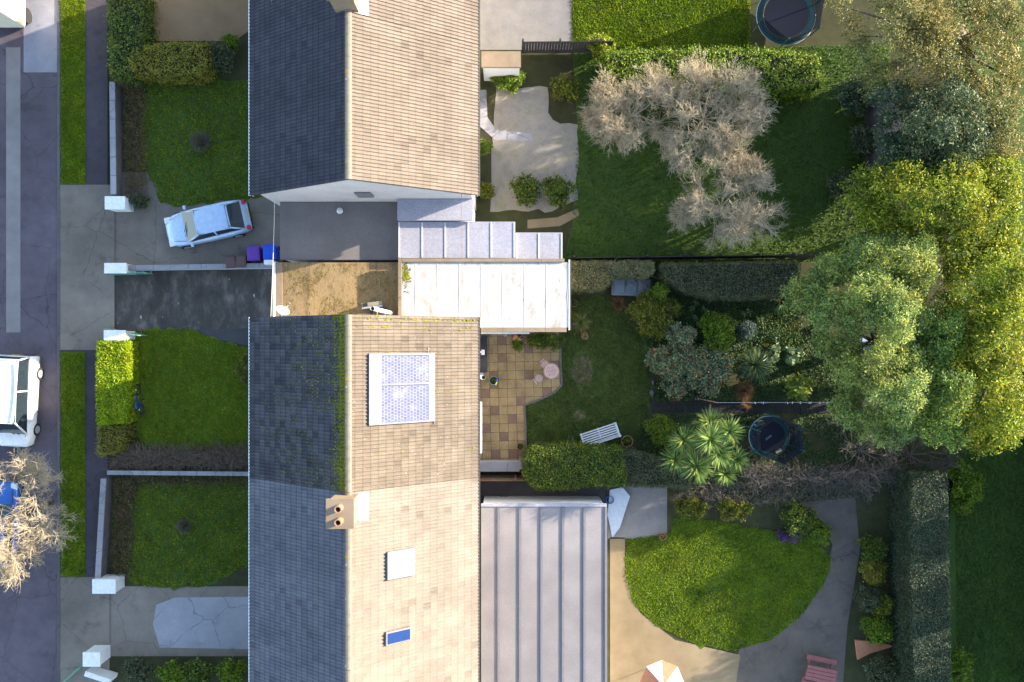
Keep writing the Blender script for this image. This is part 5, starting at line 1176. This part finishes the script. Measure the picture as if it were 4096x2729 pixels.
k = MB(); k.box(P(3025, 1702, .70), (.17, .14, .02), rz=.3); solo('paper_notice', k, M['sign_paper'], 'white sheet of paper inside the trampoline net', 'paper')
trampoline('trampoline', 'large green-ringed trampoline on the top lawn, half shaded', 3145, 62, 1.45, .75, 1.9, R(20))
# ------------------------------------------------------------------ clothes line
t = thing('line_post', 'leaning rusty clothes-line post beside the dark path', 'post', P(2787, 1593)); a, b = Vector(P(2787, 1593, 0)), Vector(P(2870, 1611, 2.3)); k = MB(); k.tube([a, b], .03, 8); part('post', k, M['twig_brown'] if False else M['terracotta_dull'], t); k = MB(); k.lathe([(.07, 0), (.09, .0), (.09, .05), (.07, .05)], a, 14); part('socket', k, M['steel'], t)
e = Vector(P(3720, 1611, 2.35)); k = MB(); k.tube([b.lerp(e, i/12) - Vector((0, 0, .12*math.sin(math.pi*i/12))) for i in range(13)], .008, 5); solo('clothes_line', k, M['cable'], 'thin clothes line stretched from the leaning post into the trees', 'clothes line')
t = thing('line_post', 'far clothes-line post hidden under the big evergreen', 'post', (e.x, e.y, 0)); k = MB(); k.tube([(e.x, e.y, 0), (e.x, e.y, 2.4)], .03, 8); part('post', k, M['terracotta_dull'], t)
pegs = {}
for px, cc in ((1530, 'white'), (1605, 'blue'), (1628, 'white'), (1655, 'blue'), (1888, 'red'), (1912, 'white'), (1972, 'white'), (2065, 'white'), (2140, 'blue'), (2168, 'white'), (2190, 'white'), (2295, 'white'), (2378, 'white'), (2430, 'blue')):
    tx = 2500 + px/2.9425; loc = P(tx, 1612, 2.2)
    if cc not in pegs:
        k = MB(); k.box((0, 0, -.02), (.022, .03, .10), M=Matrix.Rotation(R(65), 3, 'X')); k.box((.0, .012, -.02), (.018, .016, .10), M=Matrix.Rotation(R(75), 3, 'X'))
        pegs[cc] = o = solo('clothes_peg', k, M[{'white': 'white_trim', 'blue': 'blue_paint', 'red': 'red_paint'}[cc]], cc + ' clothes peg clipped on the line above the dark path', 'peg', 'clothes pegs on the line', loc=(0, 0, 0))
    else: o = pegs[cc].copy(); COL.objects.link(o)
    o.location = (loc[0], loc[1], b.lerp(e, (loc[0]-b.x)/(e.x-b.x)).z - .12*math.sin(math.pi*(loc[0]-b.x)/(e.x-b.x))); o.rotation_euler = (0, 0, R(rng.uniform(-35, 20)))
# ------------------------------------------------------------------ back garden planting
hedge('hedge', 'clipped grey-green conifer hedge next to the white extension', [(2285, 1052), (2610, 1048), (2618, 1085), (2590, 1104), (2540, 1098), (2455, 1104), (2432, 1138), (2410, 1152), (2285, 1158)], 1.75, 'conifer', 22000, .10, .03, fuzz=.06, twig=50)
hedge('hedge', 'dark bluish hedge bulging over the shaded beds', [(2650, 1056), (3200, 1046), (3200, 1170), (3010, 1192), (2860, 1190), (2740, 1160), (2660, 1110)], 1.9, 'hedge_dark', 24000, .085, .03, fuzz=.06, twig=60)
hedge('hedge', 'thick bright-edged hedge behind the white bench', [(2108, 1812), (2130, 1794), (2250, 1784), (2420, 1790), (2490, 1800), (2500, 1945), (2380, 1942), (2230, 1960), (2130, 1950), (2098, 1905), (2096, 1840)], 1.6, 'hedge', 26000, .085, .05, fuzz=.06, twig=14)
hedge('hedge', 'dark low hedge between the bright hedge and the spiky palms', [(2497, 1802), (2580, 1822), (2690, 1850), (2760, 1875), (2760, 1950), (2500, 1945)], 1.35, 'hedge_dark', 13000, .075, .04, fuzz=.05, twig=24)
# ivy and weeds that cover the beds
BED = PL([(2560, 1180), (2700, 1200), (3250, 1190), (3300, 1250), (3420, 1600), (2605, 1602), (2600, 1420), (2560, 1320)])
q = scatter(BED, 17000); zz = .03 + .14*np.clip(lump(q, 1.0) + .5, 0, 1) + .05*rng.random(len(q)); keep = lump(q, .8, 2.0) > -.55
solo('ground_cover', MB().leaves(np.column_stack([q, zz])[keep], .10, .07, flat=.55), L['ivy'], 'dark ivy and weeds covering the shaded flower beds', 'ground cover', kind='stuff')
BED2 = PL([(2560, 1690), (2610, 1652), (3420, 1655), (3420, 1930), (2700, 1930), (2560, 1820)])
q = scatter(BED2, 10000); keep = lump(q, .9, 1.0) > -.4; solo('ground_cover', MB().leaves(np.column_stack([q, .03+.12*rng.random(len(q))])[keep], .10, .06, flat=.55), L['ivy'], 'weeds and rough growth under the palms and trampoline', 'ground cover', kind='stuff')
q = scatter(PL([(2930, 1240), (3180, 1230), (3220, 1500), (3080, 1400), (2960, 1330)]), 9000); solo('grass', MB().leaves(np.column_stack([q, .03+.05*rng.random(len(q))]), .10, .04, flat=.5), L['turf_b'], 'rough unmown grass in the middle of the shaded beds', 'grass', kind='stuff')
shrub('shrub', 'brown-green rounded shrub at the top of the lawn below the grey chest', 2612, 1250, 104, 1.55, 'brownish', 950, 15, .085, .055, twigs=420, ry=92, core=True)
shrub('shrub', 'leggy green offshoot between the grey chest and the dark hedge', 2640, 1170, 36, 1.7, 'fresh', 150, 12, .08, .05, core=False, twigs=60)
shrub('pieris_shrub', 'large blue-green shrub with reddish young leaves beside the lawn', 2760, 1470, 160, 1.75, 'pieris', 1500, 15, .115, .055, ry=128, spread=.085, twigs=80)
shrub('pieris_shrub', 'smaller reddish-leaved shrub arm reaching toward the brown shrub', 2720, 1340, 72, 1.6, 'pieris', 420, 14, .11, .05, ry=50)
shrub('shrub', 'bright lime-green shrub behind the reddish-leaved one', 2868, 1322, 72, 1.5, 'fresh', 480, 15, .075, .055, ry=88, twigs=60)
shrub('shrub', 'yellow-green shrub between the low dark hedge and the palms', 2640, 1712, 58, 1.0, 'fresh', 420, 15, .08, .055, ry=66, twigs=90)
shrub('shrub', 'dark leafy shrub below the extension wall beside the patio', 2190, 1364, 74, .8, 'hedge', 420, 15, .08, .04, ry=34)
shrub('shrub', 'dead-looking brown bush between the pots and the dark shrub', 2130, 1362, 34, .5, 'brownish', 90, 12, .06, .03, ry=28, twigs=160, core=False)
shrub('flower_clump', 'low green clump spilling over the patio by the fallen pot', 2068, 1379, 20, .22, 'fresh', 90, 12, .06, .04, ry=24, cat='plant')
rosette('ornamental_grass', 'spiky grass clump at the lawn corner of the white extension', 2322, 1292, .25, .62, 190, 'mixgrass', .022, 'grass plant')
shrub('shrub', 'small golden bush by the corner gutter of the extension', 2290, 1262, 15, .6, 'golden_low', 50, 12)
rosette('yucca', 'dark fountain-shaped yucca in the middle of the beds', 3022, 1462, .55, 1.05, 230, 'yucca', .038, 'yucca')
rosette('dry_grass', 'clump of dead russet grass below the dark yucca', 2976, 1562, .30, .62, 420, 'drygrass', .016, 'grass plant')
rosette('dry_grass', 'smaller russet grass tuft trailing onto the dark path', 2985, 1612, .15, .42, 180, 'drygrass', .014, 'grass plant')
rosette('dry_grass', 'dead bracken-like tuft under the grey chest', 2475, 1215, .2, .5, 200, 'drygrass', .014, 'grass plant')
rosette('dry_grass', 'pale dead tuft at the lawn end of the dark path', 2700, 1578, .18, .50, 170, 'drygrass', .012, 'grass plant')
shrub('blue_shrub', 'small blue-grey shrub with a bare twig in the rough grass', 2985, 1318, 38, .6, 'blue', 150, 13, .10, .03)
rosette('strap_plant', 'dense clump of dark strap leaves at the end of the dark hedge', 3125, 1200, .3, .85, 260, 'strap', .05, 'plant')
t = shrub('hydrangea', 'bright broad-leaved green shrub beside the clothes pegs', 3192, 1545, 52, .8, 'glossy', 150, 5, .20, .13, spread=.10, flat_=.7)
for i, (x, y, r_) in enumerate(((3103, 1398, 16), (3100, 1428, 12), (3160, 1402, 18), (3195, 1405, 16), (3180, 1425, 18), (3160, 1440, 14))):
    shrub('broad_leaf_plant', 'low plant with rounded pale leaves right of the dark yucca', x, y, r_, .35, 'bloom', 14, 5, .17, .15, 'round-leaved plants in the beds', core=False, cat='plant', flat_=.85)
for i, (x, y) in enumerate(((2781, 1211), (2765, 1232), (2778, 1274), (2970, 1256), (2992, 1246), (2814, 1240))):
    shrub('spurge', 'pale green flower head standing in the dark shaded bed', x, y, 11, .5, 'bloom', 16, 10, .06, .04, 'pale flower heads in the bed', core=False, cat='flower', spread=.04)
k = MB(); 
t = thing('tree_stump', 'cut grey stump with sawn limbs beside the brown-green shrub', 'stump', P(2662, 1320)); c = P(2662, 1320, .4)
k.tube([(c[0], c[1], 0), (c[0], c[1], .55)], [.10, .07], 9); 
for dx, dy in ((.05, .45), (-.35, .05), (.38, .0), (.12, -.5)): k.tube([(c[0], c[1], .4), (c[0]+dx*.6, c[1]+dy*.6, .75), (c[0]+dx, c[1]+dy, .85)], [.06, .05, .04], 7)
part('trunk', k, M['twig'], t, smooth=True)
for i, (x, y, s) in enumerate(((2598, 1413, .22), (2608, 1570, .20), (2612, 1530, .14), (2595, 1330, .15), (2660, 1583, .14))):
    k = MB(); k.ball(P(x, y, s*.3), (s*.55, s, s*.6), 10, 6); solo('rock', k, M['edging_stone'], 'mossy stone edging the flower bed beside the back lawn', 'stone', 'stones along the bed', smooth=True)
# cabbage palms
t = thing('cabbage_palm', 'spiky cabbage palm with many heads between the hedge and trampoline', 'palm', P(2840, 1790)); b0 = Vector(P(2840, 1790)); k = MB(); heads = [(2735, 1762, 4.0, .86), (2842, 1757, 5.0, .92), (2838, 1690, 4.2, .82), (2915, 1728, 4.3, .82), (2872, 1812, 4.7, .88), (2786, 1866, 4.4, .92), (2700, 1838, 3.4, .82), (2945, 1838, 3.7, .72), (2900, 1895, 3.5, .68)]
for x, y, z, r_ in heads: e = Vector(P(x, y, z)); k.tube([b0, b0.lerp(e, .5) + Vector((0, 0, .35)), e], [.09, .07, .055], 7)
part('trunk', k, M['bark'], t, smooth=True)
for x, y, z, r_ in heads: rosette(None, None, x, y, z, r_, 150, 'cordy', .052, parent=t, partname='leaf_head', droop=.05)
k = MB(); part('dead_leaves', MB().blades(*(lambda a, l: (np.tile(np.array([P(2850, 1700, 3.6)]), (160, 1)), np.array([P(2850, 1700, 3.6)]) + np.column_stack([np.cos(a)*l, np.sin(a)*l, -rng.random(160)*.6])))(rng.uniform(0, 6.28, 160), rng.uniform(.3, .7, 160)), .014), L['straw'], t)
# bare shrubs in the lower corner
ds = lambda n, up=.4, az=None: [(math.cos(a), math.sin(a), up*rng.uniform(.5, 1.6)) for a in (np.linspace(0, 2*math.pi, n, endpoint=False) + rng.uniform(0, .5) if az is None else np.linspace(az[0], az[1], n))]
bare_tree('bare_shrub', 'wide bare-twigged shrub sprawling beside the trampoline', P(3440, 1800), ds(12, .5), .95, .026, 5, 'twig', cat='shrub', spread=.42, shrink=.78, kids=2, fuzz=500, fl=.26)
bare_tree('bare_shrub', 'bare brown shrub under the lower edge of the big evergreen', P(3640, 1820), ds(12, .55), .85, .026, 5, 'twig', cat='shrub', spread=.45, shrink=.78, kids=2, fuzz=500, fl=.24)
bare_tree('bare_shrub', 'bare twiggy growth between the palms and trampoline', P(3020, 1865), ds(7, .9), .55, .022, 3, 'twig', cat='shrub', spread=.5)
thicket('brushwood', 'fine grey brushwood tangle along the lower fence line', [(2960, 1860), (3300, 1875), (3780, 1850), (3800, 1925), (2980, 1930)], 1500, 1.0, 'twig', None, 0, .42)
bare_tree('bare_shrub', 'bare stems straggling across the top of the grey chest', P(2545, 1085), ds(6, 1.0, (-2.6, -.5)), .7, .02, 2, 'twig', cat='shrub')
# pale garden chair glimpsed through the evergreen
c = P(3468, 1372, .8)
t = thing('tub_chair', 'pale bluish plastic tub chair glimpsed through a gap in the big evergreen', 'chair', (c[0], c[1], .4)); k = MB(); k.tube([(c[0]-.30, c[1]+.24, .9), (c[0]+.10, c[1]+.25, .92), (c[0]+.28, c[1]+.10, .92), (c[0]+.30, c[1]-.08, .92), (c[0]+.16, c[1]-.22, .9), (c[0]-.2, c[1]-.26, .88)], .035, 7); part('arm_rail', k, M['car_paint'], t); k = MB(); k.box((c[0]-.03, c[1], .6), (.42, .42, .03)); part('seat', k, M['car_paint'], t); k = MB(); k.box((c[0]+.24, c[1], .76), (.03, .32, .3)); part('backrest', k, M['car_paint'], t); k = MB()
for sx in (-.17, .17):
    for sy in (-.17, .17): k = MB(); k.tube([(c[0]+sx, c[1]+sy, 0.0), (c[0]+sx, c[1]+sy, .6)], .02, 6); part('leg', k, M['car_paint'], t)

# ------------------------------------------------------------------ trees at the end of the gardens
def blobset(poly, n, z0, z1, r0, r1, edge=.0):
    out = []; pl = PL(poly, (z0+z1)/2); p = scatter(pl, n*14); sel = [p[0]]
    while len(sel) < n:
        cand = p[rng.integers(0, len(p), 14)]; d = np.min(np.linalg.norm(cand[:, None]-np.array(sel)[None], axis=2), 1); sel.append(cand[d.argmax()])
    a = np.array(pl)
    for q in sel:
        dist = min(abs(np.cross(a[i]-a[i-1], q-a[i-1]))/np.linalg.norm(a[i]-a[i-1]) for i in range(len(a)))
        z = z0 + (z1-z0)*min(1, .25 + dist/2.4)*rng.uniform(.35, 1.0); out.append((q[0], q[1], z, rng.uniform(r0, r1)))
    return out
bl = blobset([(3290, 1090), (3480, 1020), (3660, 1050), (3740, 1200), (3740, 1660), (3620, 1760), (3440, 1715), (3370, 1500), (3290, 1300), (3240, 1180)], 62, 3.0, 7.4, .45, .85)
tree('evergreen_tree', 'big grey-green evergreen tree spreading over the end of the garden', P(3500, 1380), bl, 3700, 21, .11, .13, .052, 'ever', .24, shell=.5, flat_=.5, holes=[(P(3468, 1372)[0], P(3468, 1372)[1], .30)])
bl = blobset([(3740, 1200), (3880, 1220), (3910, 1500), (3880, 1760), (3740, 1740), (3690, 1500)], 36, 3.6, 7.6, .45, .85)
tree('evergreen_tree', 'sunlit yellow-tipped tree at the right edge of the big evergreen', P(3760, 1480), bl, 1900, 20, .11, .135, .052, 'ever_sunlit', .2, shell=.5)
bl = blobset([(3440, 980), (3620, 930), (3760, 960), (3760, 1120), (3600, 1130), (3460, 1080)], 22, 3.8, 7.4, .45, .85)
tree('evergreen_tree', 'yellow-lit tree top above the upper corner of the garden', P(3600, 1040), bl, 1150, 20, .11, .135, .052, 'ever', .18, shell=.5)
bl = blobset([(3460, 740), (3600, 690), (3780, 640), (4100, 650), (4100, 980), (3800, 960), (3560, 900)], 42, 3.4, 7.6, .5, 1.0)
tree('yellow_tree', 'bright yellow-green tree reaching out over the upper garden', P(3800, 820), bl, 1800, 19, .13, .15, .07, 'lime', .24, shell=.5)
bl = blobset([(3880, 1000), (4120, 980), (4120, 1780), (3900, 1760), (3860, 1400)], 46, 3.4, 8.4, .5, 1.05)
tree('yellow_tree', 'tall bright yellow-green tree on the right edge of the picture', P(4020, 1350), bl, 2050, 19, .13, .15, .07, 'lime', .28, shell=.5)
bl = blobset([(3600, 350), (3800, 300), (3960, 340), (3960, 620), (3800, 690), (3640, 660), (3570, 500)], 32, 3.2, 7.2, .5, .95)
tree('dark_tree', 'dark green tree beside the navy shed roof', P(3780, 500), bl, 1600, 19, .12, .14, .06, 'dkgreen', .24, shell=.5)
bl = blobset([(3400, -40), (3800, -60), (4120, -40), (4120, 620), (3980, 560), (3900, 320), (3620, 280), (3460, 180)], 50, 3.2, 7.8, .5, 1.05)
tree('olive_tree', 'sunlit olive-coloured tree filling the upper right corner', P(3850, 130), bl, 2100, 18, .13, .14, .055, 'olive', .28, shell=.55)
shrub('shrub', 'fresh green bush at the lower corner beyond the bare shrubs', 3850, 1940, 70, 1.8, 'fresh', 700, 15, .10, .06, ry=120)
shrub('shrub', 'yellowish bush at the very bottom beyond the tall dark hedge', 3830, 2660, 55, 1.5, 'fresh', 420, 14, .11, .06, ry=90)
# the neighbour's bare trees and beds above
up = lambda n, e: [(math.cos(a), math.sin(a), e*rng.uniform(.7, 1.3)) for a in np.linspace(0, 2*math.pi, n, endpoint=False) + rng.uniform(0, .4)]
for nm, (x, y), th, ln, dep, n in (('bare beige tree nearest the mossy paving', (2500, 500), 1.5, .92, 5, 8), ('tallest bare beige tree in the middle of the upper garden', (2780, 520), 1.8, 1.1, 5, 9), ('bare beige tree lowest on the shaded lawn', (2850, 850), 1.6, 1.0, 5, 8)):
    bare_tree('bare_tree', nm, P(x, y), up(n, .9), ln, .036, dep, 'twig_beige', th, .10, 'bare trees of the upper garden', spread=.5, rmin=.0065, shrink=.80, fuzz=6500, fl=.34)
hedge('hedge', 'broad bright green hedge below the top lawn', [(2420, 205), (3000, 195), (3270, 220), (3290, 350), (3000, 372), (2700, 350), (2430, 300)], 1.7, 'fresh', 20000, .12, .07, fuzz=.12)
shrub('shrub', 'yellow-green sunlit bush at the left end of the broad hedge', 2400, 190, 62, 1.5, 'lime', 320, 14, .10, .06, ry=50)
for lab, x, y, r_, h, lf in (('low bright bush against the wall of the upper house', 1935, 590, 28, .8, 'fresh'), ('green bush at the top of the mossy paving', 2030, 320, 80, .9, 'fresh'), ('brown-leaved shrub at the corner of the mossy paving', 2260, 350, 60, 1.0, 'brownish'), ('dull green shrub at the lower end of the mossy paving', 2110, 760, 62, 1.0, 'hedge'), ('second dull green shrub, nearest the upper lawn', 2230, 760, 66, 1.1, 'hedge'), ('dark bush in the shade of the bare trees', 2520, 320, 70, 1.3, 'hedge'), ('dark bush beside the navy shed roof', 3420, 380, 80, 1.5, 'dkgreen'), ('dark green bush in front of the navy shed', 3460, 560, 70, 1.4, 'hedge_dark'), ('shaded bush at the foot of the dark green tree', 3400, 760, 90, 1.4, 'hedge_dark'), ('small bush at the lower end of the house wall', 1945, 760, 30, .7, 'brownish')):
    shrub('shrub', lab, x, y, r_, h, lf, int(r_*4.2), 14, .10, .06, ry=r_*(.5 if 'top of the mossy' in lab else 1))
t = thing('shed', 'long narrow shed with a navy roof in deep shade', 'shed', P(3575, 520)); a, b = P(3535, 690, 2.2), P(3612, 350, 2.2); k = MB(); k.b2(a[0]+.05, b[0]-.05, a[1]+.05, b[1]-.05, 0, 2.1); part('wall', k, M['timber_dark'], t); k = MB(); k.b2(a[0], b[0], a[1], b[1], 2.105, 2.2); part('roof', k, M['navy_roof'], t)
# front gardens above and below
shrub('shrub', 'leafless grey shrub in the middle of the upper front lawn', 800, 565, 48, .7, 'brownish', 40, 10, .05, .03, core=False, twigs=420, bark='twig')
shrub('shrub', 'leafless little shrub in the middle of the lower front lawn', 735, 2105, 36, .6, 'brownish', 30, 10, .05, .03, core=False, twigs=300, bark='twig')
hedge('hedge', 'yellow-green hedge between the brown gravel drive and the upper lawn', [(520, 200), (680, 170), (830, 175), (830, 290), (680, 308), (530, 292)], 1.3, 'golden_low', 9000, .10, .06, fuzz=.1)
hedge('hedge', 'dull green hedge along the pavement beside the brown gravel drive', [(432, -40), (575, -40), (580, 180), (520, 310), (440, 290)], 1.3, 'hedge', 9000, .10, .06, fuzz=.12)
shrub('shrub', 'dark rounded bush at the house end of the yellow-green hedge', 880, 225, 58, 1.3, 'hedge_dark', 300, 14, .09, .05)
shrub('shrub', 'small bright green bush beside the house at the gravel drive', 925, 172, 34, 1.0, 'fresh', 140, 14, .09, .05)
shrub('shrub', 'dark low shrub at the driveway end of the upper front wall', 560, 805, 46, .7, 'hedge_dark', 200, 14, .09, .05, ry=26)
thicket('flower_border', 'brown winter border inside the upper front wall', [(500, 340), (580, 340), (585, 800), (500, 790)], 900, .4, 'twig_brown', 'brownish', 900, .25, 'plant')
thicket('flower_border', 'brown winter border inside the lower front wall', [(460, 1910), (540, 1910), (520, 2310), (450, 2300)], 800, .4, 'twig_brown', 'hedge', 1100, .25, 'plant')
thicket('flower_border', 'dark planted strip along the top of the lower front lawn', [(540, 1900), (1150, 1900), (1150, 1935), (560, 1945)], 700, .35, 'twig_brown', 'hedge', 1300, .22, 'plant')
for lab, x, y, r_, lf in (('dark bush at the left end of the bottom drive border', 560, 2690, 62, 'hedge_dark'), ('leafy green bush in the bottom drive border', 690, 2700, 58, 'fresh'), ('dark green bush in the middle of the bottom border', 800, 2690, 62, 'hedge'), ('yellow-green bush nearest the house in the bottom border', 930, 2690, 62, 'fresh')):
    shrub('shrub', lab, x, y, r_, 1.0, lf, 260, 14, .10, .06)
gate('metal_gate', 'blue-white gate leaf ajar at the bottom left corner', P(245, 2745), P(345, 2650), 1.1)
pier('gate_pier', 'small white pier beside the bottom left gate', 330, 2610, 400, 2668, 1.1)
wall('garden_wall', 'short white wall running down from the bottom left gate', P(372, 2668), P(470, 2700), .2, .8, 'white_render', 'white_trim')
bare_tree('street_tree', 'bare sunlit street tree hanging over the blue car', P(205, 2010), up(9, .7), 1.15, .042, 5, 'twig_beige', 2.6, .14, None, spread=.5, rmin=.008, shrink=.80, fuzz=4200, fl=.34)
# gardens below
shrub('shrub', 'grey-leaved bush at the top of the rounded lawn', 2760, 2030, 80, .8, 'brownish', 300, 14, .08, .05, ry=40, twigs=120)
shrub('shrub', 'sandy brown bush in the bed above the rounded lawn', 2930, 2040, 80, .8, 'brownish', 300, 14, .08, .05, ry=44, twigs=160)
shrub('shrub', 'dark green bush at the upper right of the rounded lawn', 3190, 2070, 72, 1.1, 'hedge', 380, 14, .09, .055)
shrub('shrub', 'second green bush, nearest the grey path bend', 3280, 2130, 46, .8, 'fresh', 200, 14, .09, .055)
shrub('purple_flowers', 'drift of purple flowers edging the rounded lawn', 3160, 2145, 66, .3, 'purple', 110, 12, .06, .05, ry=22, core=False, cat='flowers')
thicket('flower_border', 'dark winter border along the fence above the rounded lawn', [(2690, 1930), (3500, 1930), (3480, 1990), (3000, 2020), (2700, 2040)], 1500, .5, 'twig', 'ivy', 1800, .3, 'plant')
for lab, x, y, r_, lf in (('green bush in the long bed beside the tall hedge, topmost', 3490, 2190, 52, 'hedge'), ('yellowish round bush in the long bed beside the tall hedge', 3490, 2285, 56, 'golden_low'), ('dark bush in the middle of the long bed', 3470, 2390, 56, 'hedge_dark'), ('olive bush in the long bed below the dark one', 3530, 2420, 46, 'brownish'), ('bright green rounded bush at the lower end of the long bed', 3510, 2520, 62, 'fresh'), ('dark bush at the bottom of the long bed', 3530, 2700, 80, 'hedge_dark')):
    shrub('shrub', lab, x, y, r_, 1.0, lf, 300, 14, .09, .06)
hedge('hedge', 'tall dark hedge running down between two lower gardens', [(3650, 1900), (3790, 1890), (3800, 2300), (3805, 2780), (3660, 2780), (3640, 2300)], 2.4, 'yew', 42000, .075, .035, fuzz=.045)
hedge('unseen_shade_hedge', 'unseen tall uneven hedge added to shade the right-hand lawn', [(4450, 1380), (4560, 1380), (4560, 3150), (4450, 3150)], 5.0, 'yew', 26000, .22, .12, fuzz=.25, zfun=lambda p: .88 + .14*np.sin(p[:, 1]*1.7) + .08*np.sin(p[:, 1]*4.1+1))  # out of view; added and shaped to cast shade on the lower-right lawn
k = MB(); k.prism(PL([(2440, 1960), (2490, 1950), (2520, 1985), (2480, 2110), (2450, 2150), (2430, 2060)], .3), .25, .30); k.prism(PL([(2450, 1980), (2485, 1975), (2470, 2100), (2450, 2110)], .15), .03, .249); solo('covered_table', k, M['tarp'], 'pale blue sheet over a low table on the lower patio', 'cover')
k = MB(); k.lathe([(0, 0), (.16, 0), (.20, .4), (.17, .4), (.15, .05)], P(2436, 1994, 0), 18); solo('dark_tub', k, M['bike_blue'], 'dark blue tub at the corner of the ribbed garden room', 'tub')
k = MB(); k.lathe([(0, 0), (.13, 0), (.17, .3), (.14, .3), (.12, .05)], P(2016, 1990, 0), 18); solo('dark_tub', k, M['black_plastic'], 'black tub in the narrow yard above the ribbed roof', 'tub')
pot('plant_pot', 'terracotta pot at the lower corner of the grey patio', 2652, 2148, .17, .26, 'terracotta', 'brownish', 40)
def table_set(name, label, tx, ty, w, d, m, rz):
    c = P(tx, ty, .7); t = thing(name, label, 'bench', (c[0], c[1], 0), rz=rz); k = MB()
    for i in range(4): k.box((0, -d/2+.07+i*(d-.14)/3, .70), (w, (d-.14)/3*.88, .04))
    part('top_boards', k, M[m], t, local=True)
    for s in (-1, 1): k = MB(); k.box((0, s*(d/2+.3), .42), (w, .24, .04)); part('seat', k, M[m], t, local=True)
    for s in (-1, 1): k = MB(); k.bar((s*w*.38, -d/2-.35, .02), (s*w*.38, d*.12, .68), .05, .08); k.bar((s*w*.38, d/2+.35, .02), (s*w*.38, -d*.12, .68), .05, .08); k.box((s*w*.38, 0, .38), (.05, d+.75, .07)); part('leg_frame', k, M[m], t, local=True)
table_set('picnic_table', 'red-stained picnic table at the bottom edge', 3285, 2700, 1.5, .7, 'red_timber', R(-12))
k = MB(); k.prism(PL([(3420, 2560), (3530, 2570), (3580, 2585), (3480, 2615), (3430, 2640)], .1), .0, .12); solo('brick_heap', k, M['terracotta'], 'heap of terracotta edging at the end of the long bed', 'bricks', bevel=.02)
t = thing('parasol', 'white and russet garden parasol cut by the bottom edge', 'parasol', P(2650, 2735)); c = P(2650, 2735, 2.1); k = MB(); n = 8
for i in range(n):
    a0, a1 = 2*math.pi*i/n, 2*math.pi*(i+1)/n; k.add([(c[0], c[1], 2.35), (c[0]+1.05*math.cos(a0), c[1]+1.05*math.sin(a0), 1.95), (c[0]+1.05*math.cos(a1), c[1]+1.05*math.sin(a1), 1.95), (c[0], c[1], 2.32), (c[0]+1.05*math.cos(a0), c[1]+1.05*math.sin(a0), 1.92), (c[0]+1.05*math.cos(a1), c[1]+1.05*math.sin(a1), 1.92)], [(0,1,2), (5,4,3), (1,4,5,2)], i % 2)
part('canopy', k, [M['white_trim'], M['terracotta']], t); k = MB(); k.tube([(c[0], c[1], 0), (c[0], c[1], 2.4)], .02, 8); part('pole', k, M['steel'], t)
